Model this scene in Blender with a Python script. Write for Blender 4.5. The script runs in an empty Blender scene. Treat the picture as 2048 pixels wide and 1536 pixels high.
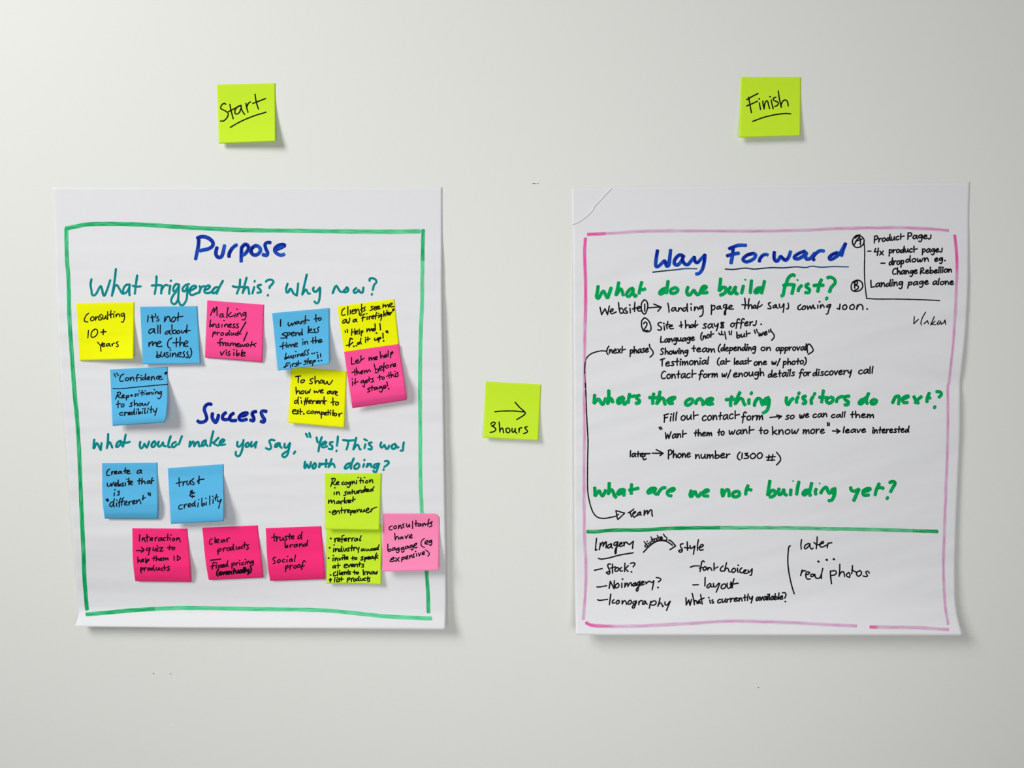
import bpy, math, random
from mathutils import Vector, noise

random.seed(7)
scene = bpy.context.scene
col = scene.collection

# ---------------------------------------------------------------- camera
PITCH = math.radians(4.2)          # the phone looks slightly down at the wall
DIST, CAMZ = 1.18, 1.535           # metres from the wall, lens height
FPX = 2048 * 26.0 / 36.0
cam = bpy.data.objects.new('camera', bpy.data.cameras.new('camera'))
cam.data.lens = 26.0
cam.data.sensor_width = 36.0
cam.data.clip_start = 0.02
cam.location = (0, -DIST, CAMZ)
cam.rotation_euler = (math.pi / 2 - PITCH, 0, 0)
col.objects.link(cam)
scene.camera = cam

# ---------------------------------------------------------------- light
vs = scene.view_settings
vs.view_transform = 'Standard'
vs.look = 'None'
vs.gamma = 1.0
vs.use_curve_mapping = False
vs.exposure = 0.0
world = bpy.data.worlds.new('world')
scene.world = world
world.use_nodes = True
# the unseen room: light ceiling and upper walls, dark floor
wn, wl = world.node_tree.nodes, world.node_tree.links
bg = wn['Background']
_tc = wn.new('ShaderNodeTexCoord'); _sp = wn.new('ShaderNodeSeparateXYZ'); _rp = wn.new('ShaderNodeValToRGB')
_mp = wn.new('ShaderNodeMapRange'); _mp.inputs['From Min'].default_value = -1; _mp.inputs['From Max'].default_value = 1
_rp.color_ramp.elements[0].position = 0.42; _rp.color_ramp.elements[0].color = (0.16, 0.155, 0.15, 1)
_rp.color_ramp.elements[1].position = 0.62; _rp.color_ramp.elements[1].color = (0.97, 0.985, 1.0, 1)
wl.new(_tc.outputs['Generated'], _sp.inputs[0]); wl.new(_sp.outputs[2], _mp.inputs['Value']); wl.new(_mp.outputs[0], _rp.inputs[0])
wl.new(_rp.outputs[0], bg.inputs[0])
bg.inputs[1].default_value = 0.17

def area(name, loc, target, sx, sy, power, colr):
    l = bpy.data.lights.new(name, 'AREA')
    l.shape = 'RECTANGLE'
    l.size, l.size_y = sx, sy
    l.energy = power
    l.color = colr
    o = bpy.data.objects.new(name, l)
    o.location = loc
    o.rotation_euler = (Vector(target) - Vector(loc)).to_track_quat('-Z', 'Y').to_euler()
    col.objects.link(o)
    return o

area('window_light', (-2.25, -2.2, 3.2), (-0.3, 0, 1.2), 1.2, 1.5, 95.0, (1.0, 0.995, 0.98))
area('center_fill_light', (0.15, -1.6, 1.2), (0.15, 0, 1.2), 1.1, 0.7, 12.5, (1.0, 1.0, 1.0))  # added fill lamp behind the camera, no real window; brightens the middle wall

# ---------------------------------------------------------------- helpers
_ct, _st = math.cos(PITCH), math.sin(PITCH)

def wall_point(px, py, d=0.0):
    """Point standing d metres off the wall, on the sight line measured at (px, py) of the survey photo."""
    x, y = (px - 1024) / FPX, -(py - 768) / FPX
    dx, dy, dz = x, y * _st + _ct, y * _ct - _st
    t = (DIST - d) / dy
    return Vector((dx * t, -DIST + dy * t, CAMZ + dz * t))

def tag(o, label=None, cat=None, group=None, kind=None):
    if label: o['label'] = label
    if cat: o['category'] = cat
    if group: o['group'] = group
    if kind: o['kind'] = kind
    return o

def make_obj(name, verts, faces, m, parent=None, origin=None, smooth=False, uvs=None, load=None):
    if origin is None:
        origin = Vector((0, 0, 0))
        for v in verts: origin += v
        origin /= max(1, len(verts))
    me = bpy.data.meshes.new(name)
    me.from_pydata([tuple(v - origin) for v in verts], [], faces)
    if uvs:
        uv = me.uv_layers.new(name='UVMap')
        for lp in me.loops:
            uv.data[lp.index].uv = uvs[lp.vertex_index]
    if load:
        at = me.attributes.new('load', 'FLOAT', 'POINT')
        for i, v in enumerate(load): at.data[i].value = v
    if smooth:
        for p in me.polygons: p.use_smooth = True
    me.materials.append(m)
    me.update()
    o = bpy.data.objects.new(name, me)
    col.objects.link(o)
    if parent is not None:
        o.parent = parent
        o.location = origin - parent.location
    else:
        o.location = origin
    return o

# ---------------------------------------------------------------- materials
def srgb(r, g, b):
    f = lambda c: (c / 12.92 if c <= 0.04045 else ((c + 0.055) / 1.055) ** 2.4)
    return (f(r / 255), f(g / 255), f(b / 255), 1)

def new_mat(name):
    m = bpy.data.materials.new(name)
    m.use_nodes = True
    m.node_tree.nodes.clear()
    return m, m.node_tree.nodes, m.node_tree.links

def wall_mat():
    m, n, l = new_mat('wall_paint')
    out = n.new('ShaderNodeOutputMaterial'); b = n.new('ShaderNodeBsdfPrincipled')
    b.inputs['Base Color'].default_value = (0.755, 0.765, 0.725, 1)
    b.inputs['Roughness'].default_value = 0.62
    b.inputs['Specular IOR Level'].default_value = 0.3
    tc = n.new('ShaderNodeTexCoord')
    n1 = n.new('ShaderNodeTexNoise'); n1.inputs['Scale'].default_value = 120; n1.inputs['Detail'].default_value = 3
    n2 = n.new('ShaderNodeTexNoise'); n2.inputs['Scale'].default_value = 14; n2.inputs['Detail'].default_value = 4
    add = n.new('ShaderNodeMath'); add.operation = 'MULTIPLY_ADD'; add.inputs[1].default_value = 2.2
    bp = n.new('ShaderNodeBump'); bp.inputs['Strength'].default_value = 0.09; bp.inputs['Distance'].default_value = 0.0016
    l.new(tc.outputs['Object'], n1.inputs['Vector']); l.new(tc.outputs['Object'], n2.inputs['Vector'])
    l.new(n2.outputs['Fac'], add.inputs[0]); l.new(n1.outputs['Fac'], add.inputs[2])
    l.new(add.outputs[0], bp.inputs['Height']); l.new(bp.outputs[0], b.inputs['Normal'])
    l.new(b.outputs[0], out.inputs[0])
    return m

def paper_mat(name, c, trans=0.0, var=0.02, rough=0.8):
    m, n, l = new_mat(name)
    out = n.new('ShaderNodeOutputMaterial'); b = n.new('ShaderNodeBsdfPrincipled')
    b.inputs['Roughness'].default_value = rough
    b.inputs['Specular IOR Level'].default_value = 0.06
    tc = n.new('ShaderNodeTexCoord')
    n1 = n.new('ShaderNodeTexNoise'); n1.inputs['Scale'].default_value = 90; n1.inputs['Detail'].default_value = 4
    mr = n.new('ShaderNodeMapRange'); mr.inputs['To Min'].default_value = 1 - var; mr.inputs['To Max'].default_value = 1 + var
    hs = n.new('ShaderNodeHueSaturation'); hs.inputs['Color'].default_value = c
    l.new(tc.outputs['Object'], n1.inputs['Vector']); l.new(n1.outputs['Fac'], mr.inputs['Value'])
    l.new(mr.outputs[0], hs.inputs['Value']); l.new(hs.outputs[0], b.inputs['Base Color'])
    bp = n.new('ShaderNodeBump'); bp.inputs['Strength'].default_value = 0.05; bp.inputs['Distance'].default_value = 0.001
    n3 = n.new('ShaderNodeTexNoise'); n3.inputs['Scale'].default_value = 350
    l.new(tc.outputs['Object'], n3.inputs['Vector']); l.new(n3.outputs['Fac'], bp.inputs['Height']); l.new(bp.outputs[0], b.inputs['Normal'])
    last = b
    if trans:
        t = n.new('ShaderNodeBsdfTranslucent'); mx = n.new('ShaderNodeMixShader'); mx.inputs[0].default_value = trans
        l.new(hs.outputs[0], t.inputs['Color'])
        l.new(b.outputs[0], mx.inputs[1]); l.new(t.outputs[0], mx.inputs[2]); last = mx
    l.new(last.outputs[0], out.inputs[0])
    return m

def ink_mat(name, dark, light, alpha=1.0, avar=0.0, streak=3.0, edge=0.0, nv=1.5):
    """marker ink: dark where the pen left much ink, light where little; streaks run along the stroke"""
    m, n, l = new_mat(name)
    out = n.new('ShaderNodeOutputMaterial'); b = n.new('ShaderNodeBsdfPrincipled')
    b.inputs['Roughness'].default_value = 0.6
    b.inputs['Specular IOR Level'].default_value = 0.04
    uv = n.new('ShaderNodeUVMap'); uv.uv_map = 'UVMap'
    mp = n.new('ShaderNodeMapping'); mp.inputs['Scale'].default_value = (0.035, streak, 1)
    nz = n.new('ShaderNodeTexNoise'); nz.inputs['Scale'].default_value = 1.0; nz.inputs['Detail'].default_value = 3
    l.new(uv.outputs[0], mp.inputs[0]); l.new(mp.outputs[0], nz.inputs['Vector'])
    at = n.new('ShaderNodeAttribute'); at.attribute_name = 'load'
    mm = n.new('ShaderNodeMath'); mm.operation = 'MULTIPLY_ADD'; mm.inputs[1].default_value = nv; mm.inputs[2].default_value = -nv / 2
    l.new(nz.outputs['Fac'], mm.inputs[0])
    ad = n.new('ShaderNodeMath'); ad.operation = 'ADD'; ad.use_clamp = True
    l.new(mm.outputs[0], ad.inputs[0]); l.new(at.outputs['Fac'], ad.inputs[1])
    mx = n.new('ShaderNodeMix'); mx.data_type = 'RGBA'
    mx.inputs['A'].default_value = light; mx.inputs['B'].default_value = dark
    l.new(ad.outputs[0], mx.inputs['Factor'])
    l.new(mx.outputs['Result'], b.inputs['Base Color'])
    if alpha < 1 or avar:
        tr = n.new('ShaderNodeBsdfTransparent'); ms = n.new('ShaderNodeMixShader')
        ma = n.new('ShaderNodeMath'); ma.operation = 'MULTIPLY_ADD'; ma.use_clamp = True
        ma.inputs[1].default_value = avar; ma.inputs[2].default_value = alpha - avar / 2
        src = ad.outputs[0]
        l.new(src, ma.inputs[0]); fac = ma.outputs[0]
        if edge:
            sp = n.new('ShaderNodeSeparateXYZ'); l.new(uv.outputs[0], sp.inputs[0])
            e1 = n.new('ShaderNodeMath'); e1.operation = 'SUBTRACT'; e1.inputs[1].default_value = 0.5
            e2 = n.new('ShaderNodeMath'); e2.operation = 'ABSOLUTE'
            e3 = n.new('ShaderNodeMapRange'); e3.inputs['From Min'].default_value = 0.5 - edge; e3.inputs['From Max'].default_value = 0.5
            e3.inputs['To Min'].default_value = 1; e3.inputs['To Max'].default_value = 0.12
            e4 = n.new('ShaderNodeMath'); e4.operation = 'MULTIPLY'
            l.new(sp.outputs[1], e1.inputs[0]); l.new(e1.outputs[0], e2.inputs[0]); l.new(e2.outputs[0], e3.inputs['Value'])
            l.new(fac, e4.inputs[0]); l.new(e3.outputs[0], e4.inputs[1]); fac = e4.outputs[0]
        l.new(fac, ms.inputs[0]); l.new(tr.outputs[0], ms.inputs[1]); l.new(b.outputs[0], ms.inputs[2])
        l.new(ms.outputs[0], out.inputs[0])
    else:
        l.new(b.outputs[0], out.inputs[0])
    return m

M = {
    'wall': wall_mat(),
    'sheet': paper_mat('chart_paper', (0.745, 0.75, 0.765, 1), 0.0, 0.012),
    'lime': paper_mat('lime_note_paper', (0.62, 0.90, 0.035, 1), 0.10),
    'yellow': paper_mat('yellow_note_paper', (0.90, 0.94, 0.004, 1), 0.10),
    'blue': paper_mat('blue_note_paper', (0.105, 0.48, 0.79, 1), 0.08),
    'pink': paper_mat('hot_pink_note_paper', (1.0, 0.033, 0.21, 1), 0.08),
    'rose': paper_mat('bright_pink_note_paper', (1.0, 0.085, 0.32, 1), 0.08),
    'palepink': paper_mat('light_pink_note_paper', (1.0, 0.27, 0.50, 1), 0.08),
    'black': ink_mat('black_ink', (0.006, 0.006, 0.008, 1), (0.012, 0.012, 0.014, 1)),
    'pen': ink_mat('black_pen_ink', (0.006, 0.004, 0.006, 1), (0.012, 0.008, 0.012, 1), 0.965, 0.03),
    'navy': ink_mat('navy_ink', (0.004, 0.010, 0.05, 1), (0.03, 0.14, 0.33, 1)),
    'bluemark': ink_mat('blue_marker_ink', (0.001, 0.003, 0.21, 1), (0.02, 0.13, 0.68, 1), nv=2.2),
    'teal': ink_mat('teal_marker_ink', (0.0, 0.17, 0.18, 1), (0.002, 0.34, 0.34, 1), 0.97, 0.06),
    'green': ink_mat('green_marker_ink', (0.0, 0.29, 0.055, 1), (0.0, 0.47, 0.17, 1), 0.97, 0.06, nv=2.2),
    'drygreen': ink_mat('green_dry_marker_ink', (0.0, 0.30, 0.075, 1), (0.16, 0.66, 0.36, 1), 0.86, 0.28, 5.0, nv=4.0),
    'frame': ink_mat('green_border_ink', (0.0, 0.33, 0.10, 1), (0.13, 0.74, 0.37, 1), 0.90, 0.22, 4.0, nv=2.6),
    'magenta': ink_mat('pink_highlighter_ink', (0.86, 0.09, 0.40, 1), (0.74, 0.39, 0.66, 1), 0.66, 0.5, 3.0, 0.32, nv=2.2),
    'grime': ink_mat('scuff_black', (0.02, 0.02, 0.02, 1), (0.06, 0.06, 0.06, 1)),
    'filler': paper_mat('white_filler', (0.9, 0.9, 0.9, 1)),
}

# ---------------------------------------------------------------- surfaces (depth off the wall at a survey pixel)
def hermite(keys, y):
    if y <= keys[0][0]: return keys[0][1]
    if y >= keys[-1][0]: return keys[-1][1]
    for i in range(len(keys) - 1):
        (a, va), (b, vb) = keys[i], keys[i + 1]
        if y <= b:
            t = (y - a) / (b - a); h = b - a
            s = (vb - va) / h
            m0 = s if i == 0 else _slope(keys[i - 1], keys[i], keys[i + 1])
            m1 = s if i == len(keys) - 2 else _slope(keys[i], keys[i + 1], keys[i + 2])
            t2, t3 = t * t, t * t * t
            return ((2 * t3 - 3 * t2 + 1) * va + (t3 - 2 * t2 + t) * h * m0 + (-2 * t3 + 3 * t2) * vb + (t3 - t2) * h * m1)

def _slope(p, q, r):
    s1, s2 = (q[1] - p[1]) / (q[0] - p[0]), (r[1] - q[1]) / (r[0] - q[0])
    return 0 if s1 * s2 <= 0 else 2 * s1 * s2 / (s1 + s2)

def lerp_keys(keys, y):
    if y <= keys[0][0]: return keys[0][1]
    for (a, va), (b, vb) in zip(keys, keys[1:]):
        if y <= b: return va + (vb - va) * (y - a) / (b - a)
    return keys[-1][1]

class Wall:
    def depth(self, px, py): return 0.0

class Sheet:
    """one flip chart page: outline from its left/right/top/bottom edges, depth from its bulges and ripples"""
    NU, NV = 150, 170
    def __init__(self, left, right, top, bottom, dfun):
        self.left, self.right, self.top, self.bottom, self.dfun = left, right, top, bottom, dfun
        self.pix = []; self.dep = []
        for j in range(self.NV + 1):
            v = j / self.NV
            row = []; drow = []
            for i in range(self.NU + 1):
                u = i / self.NU
                y0 = lerp_keys(left, 0) if False else 0
                xa = 0
                # vertical position first from top/bottom edges, then horizontal from side edges
                xg = left[0][1] + (right[0][1] - left[0][1]) * u
                xb = left[-1][1] + (right[-1][1] - left[-1][1]) * u
                py = hermite(top, xg) * (1 - v) + hermite(bottom, xb) * v
                px = hermite(left, py) * (1 - u) + hermite(right, py) * u
                row.append((px, py)); drow.append(dfun(px, py, u, v))
            self.pix.append(row); self.dep.append(drow)
    def depth(self, px, py):
        yt, yb = self.top[0][1], self.bottom[0][1]
        v = (py - yt) / (yb - yt); u = 0.5
        for _ in range(4):
            xl, xr = hermite(self.left, py), hermite(self.right, py)
            u = (px - xl) / (xr - xl)
            xg = self.left[0][1] + (self.right[0][1] - self.left[0][1]) * u
            xb = self.left[-1][1] + (self.right[-1][1] - self.left[-1][1]) * u
            a, b = hermite(self.top, xg), hermite(self.bottom, xb)
            v = (py - a) / (b - a)
        gu = min(max(u, 0), 0.99999) * self.NU; gv = min(max(v, 0), 0.99999) * self.NV
        i, j = int(gu), int(gv); fu, fv = gu - i, gv - j
        d = self.dep
        return ((d[j][i] * (1 - fu) + d[j][i + 1] * fu) * (1 - fv) + (d[j + 1][i] * (1 - fu) + d[j + 1][i + 1] * fu) * fv)
    def build(self, name, m):
        NU, NV = self.NU, self.NV
        V = []; F = []
        for side in (0, 1):
            for j in range(NV + 1):
                for i in range(NU + 1):
                    px, py = self.pix[j][i]
                    V.append(wall_point(px, py, self.dep[j][i] - 0.00015 * side))
        return make_obj(name, V, shell_faces(NU, NV), m, smooth=True)

def shell_faces(NU, NV):
    F = []; n = (NU + 1) * (NV + 1); W = NU + 1
    for j in range(NV):
        for i in range(NU):
            a = j * W + i
            F.append((a, a + W, a + W + 1, a + 1))
            F.append((n + a, n + a + 1, n + a + W + 1, n + a + W))
    for i in range(NU):
        F.append((i, i + 1, n + i + 1, n + i)); b = NV * W + i
        F.append((b + 1, b, n + b, n + b + 1))
    for j in range(NV):
        a = j * W
        F.append((a + W, a, n + a, n + a + W)); b = j * W + NU
        F.append((b, b + W, n + b + W, n + b))
    return F

class Note:
    """sticky note: glued along its top strip, its lower part free"""
    N = 36
    def __init__(self, corners, base, off, lift, curl='flare', skew=0.0, bowl=0.0, bowr=0.0, round_tr=0.0, sag=0.0):
        self.c, self.base, self.off, self.lift, self.curl, self.skew = corners, base, off, lift * 1.3, curl, skew
        self.bowl, self.bowr, self.round_tr, self.sag = bowl, bowr, round_tr, sag
        self.grid = [[self.depth_uv(i / self.N, j / self.N) for i in range(self.N + 1)] for j in range(self.N + 1)]
    def pix(self, u, v):
        (ax, ay), (bx, by), (cx, cy), (dx, dy) = self.c
        if self.round_tr and u > 1 - self.round_tr and v < self.round_tr:
            r = self.round_tr
            a, b = (u - (1 - r)) / r, (r - v) / r
            k = max(a, b); q = math.hypot(a, b)
            if q > 1e-6:
                a, b = a * k / q, b * k / q
            u, v = 1 - r + a * r, r - b * r
        x = (ax * (1 - u) + bx * u) * (1 - v) + (dx * (1 - u) + cx * u) * v
        y = (ay * (1 - u) + by * u) * (1 - v) + (dy * (1 - u) + cy * u) * v
        s = math.sin(math.pi * v ** 1.4)
        x += (self.bowl * (1 - u) + self.bowr * u) * s
        y += self.sag * math.sin(math.pi * u) * v
        return x, y
    def height(self, u, v):
        t = max(0.0, (v - 0.18) / 0.82)
        if self.curl == 'flare': h = t ** 1.7
        elif self.curl == 'tuck':                       # swells, then the lower edge rolls back
            h = hermite([(0, 0), (0.35, 0.35), (0.7, 1.0), (0.85, 0.92), (1, 0.45)], t)
        else: h = hermite([(0, 0), (0.4, 0.5), (0.75, 1.0), (0.9, 1.08), (1, 1.0)], t)   # 'belly'
        return self.lift * h * (1 + self.skew * (u - 0.5) * 2)
    def depth_uv(self, u, v):
        x, y = self.pix(u, v)
        return self.base.depth(x, y) + self.off + self.height(u, v)
    def depth(self, px, py):
        u, v = 0.5, 0.5
        for _ in range(6):
            x, y = self.pix(u, v); e = 1e-3
            x1, y1 = self.pix(u + e, v); x2, y2 = self.pix(u, v + e)
            a, b, c, d = (x1 - x) / e, (x2 - x) / e, (y1 - y) / e, (y2 - y) / e
            det = a * d - b * c
            rx, ry = px - x, py - y
            u = min(max(u + (d * rx - b * ry) / det, 0.0), 1.0)
            v = min(max(v + (a * ry - c * rx) / det, 0.0), 1.0)
        g = self.grid; N = self.N
        gu, gv = min(u, .99999) * N, min(v, .99999) * N
        i, j = int(gu), int(gv); fu, fv = gu - i, gv - j
        return (g[j][i] * (1 - fu) + g[j][i + 1] * fu) * (1 - fv) + (g[j + 1][i] * (1 - fu) + g[j + 1][i + 1] * fu) * fv
    def build(self, name, m):
        N = self.N; V = []
        for side in (0, 1):
            for j in range(N + 1):
                for i in range(N + 1):
                    u, v = i / N, j / N
                    x, y = self.pix(u, v)
                    V.append(wall_point(x, y, self.grid[j][i] - 0.00015 * side))
        return make_obj(name, V, shell_faces(N, N), m, smooth=True)

# ---------------------------------------------------------------- pen strokes
def parse(s):
    out = []
    for part in s.split(';'):
        pts = [tuple(float(q) for q in p.split(',')) for p in part.split()]
        if pts: out.append(pts)
    return out

def split_corners(pts):
    res, cur = [], [pts[0]]
    for i in range(1, len(pts) - 1):
        a, b, c = pts[i - 1], pts[i], pts[i + 1]
        d1, d2 = (b[0] - a[0], b[1] - a[1]), (c[0] - b[0], c[1] - b[1])
        l1, l2 = math.hypot(*d1), math.hypot(*d2)
        cur.append(b)
        if l1 < 1e-6 or l2 < 1e-6 or (d1[0] * d2[0] + d1[1] * d2[1]) / (l1 * l2) < -0.15:
            res.append(cur); cur = [b]
    cur.append(pts[-1]); res.append(cur)
    return [r for r in res if len(r) > 1]

def smooth(pts, step):
    if len(pts) == 2:
        P = [(2 * pts[0][0] - pts[1][0], 2 * pts[0][1] - pts[1][1])] + pts + [(2 * pts[1][0] - pts[0][0], 2 * pts[1][1] - pts[0][1])]
    else:
        P = [(2 * pts[0][0] - pts[1][0], 2 * pts[0][1] - pts[1][1])] + pts + [(2 * pts[-1][0] - pts[-2][0], 2 * pts[-1][1] - pts[-2][1])]
    out = []
    for i in range(1, len(P) - 2):
        p0, p1, p2, p3 = P[i - 1:i + 3]
        k = max(1, int(math.dist(p1, p2) / step + 0.5))
        for j in range(k):
            t = j / k
            q = []
            for a in (0, 1):
                q.append(0.5 * (2 * p1[a] + (p2[a] - p0[a]) * t + (2 * p0[a] - 5 * p1[a] + 4 * p2[a] - p3[a]) * t * t + (3 * p1[a] - p0[a] - 3 * p2[a] + p3[a]) * t ** 3))
            out.append(tuple(q))
    out.append(P[-2])
    return out

class Pen:
    """collects strokes (survey pixels) lying on one surface into one mesh"""
    def __init__(self, surf): self.s = surf; self.V = []; self.F = []; self.U = []; self.L = []; self.n = 0
    def _v(self, x, y, eps, uv, load):
        self.V.append(wall_point(x, y, self.s.depth(x, y) + eps)); self.U.append(uv); self.L.append(load)
        return len(self.V) - 1
    def stroke(self, pts, w, load=None, flat=False):
        if len(pts) == 1:
            x, y = pts[0]; pts = [(x - w * .12, y - w * .05), (x + w * .12, y + w * .05)]
        loadf = load or (lambda t: 0.8)
        for run in split_corners(pts):
            q = smooth(run, max(0.7, w * 0.22))
            q = [p for i, p in enumerate(q) if i == 0 or math.dist(p, q[i - 1]) > 1e-4]
            if len(q) < 2: continue
            self.n += 1
            eps = 0.00013 + 0.000012 * (self.n % 9)
            L = [0]
            for a, b in zip(q, q[1:]): L.append(L[-1] + math.dist(a, b))
            seed = self.n * 3.71
            rows = []; off = self.n * 57.0
            for i, (x, y) in enumerate(q):
                a, b = q[max(0, i - 1)], q[min(len(q) - 1, i + 1)]
                tx, ty = b[0] - a[0], b[1] - a[1]; l = math.hypot(tx, ty) or 1
                nx, ny = -ty / l, tx / l
                hw = w / 2 * (1 + 0.10 * noise.noise((L[i] / (w * 3), seed, 0)))
                ld = loadf(L[i] / L[-1])
                rows.append((self._v(x + nx * hw, y + ny * hw, eps, (off + L[i] / w * 7, 0.0), ld), self._v(x, y, eps, (off + L[i] / w * 7, .5), ld),
                             self._v(x - nx * hw, y - ny * hw, eps, (off + L[i] / w * 7, 1.0), ld)))
            for r, s in zip(rows, rows[1:]):
                self.F.append((r[0], s[0], s[1], r[1])); self.F.append((r[1], s[1], s[2], r[2]))
            for end in (0, -1):                       # rounded ends
                x, y = q[end]; a = q[1] if end == 0 else q[-2]
                ang = math.atan2(y - a[1], x - a[0]); hw = w / 2
                r = rows[end]; k = 5
                arc = [r[2] if end == 0 else r[0]]
                sgn = 1 if end == 0 else 1
                ld = loadf(0 if end == 0 else 1); uu = off + L[end] / w * 7
                sq = 0.55 if w > 5 else 1.0
                mids = []
                for j in range(1, k):
                    th = ang - math.pi / 2 + math.pi * j / k
                    ex, ey = math.cos(th - ang) * hw * sq, math.sin(th - ang) * hw
                    X = x + ex * math.cos(ang) - ey * math.sin(ang); Y = y + ex * math.sin(ang) + ey * math.cos(ang)
                    mids.append(self._v(X, Y, eps, (uu, j / k), ld))
                # which rim vertex lies at ang-90deg
                lo = (x + math.cos(ang - math.pi / 2) * hw, y + math.sin(ang - math.pi / 2) * hw)
                i0, i1 = (r[2], r[0]) if end == -1 else (r[0], r[2])
                chain = [i0] + mids + [i1]
                for c0, c1 in zip(chain, chain[1:]): self.F.append((r[1], c0, c1))
    def build(self, name, m, parent):
        me_f = []
        for f in self.F:                              # all faces look into the room
            a, b, c = self.V[f[0]], self.V[f[1]], self.V[f[2]]
            me_f.append(f if (b - a).cross(c - a).y < 0 else tuple(reversed(f)))
        return make_obj(name, self.V, me_f, m, parent, uvs=self.U, load=self.L)

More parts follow.
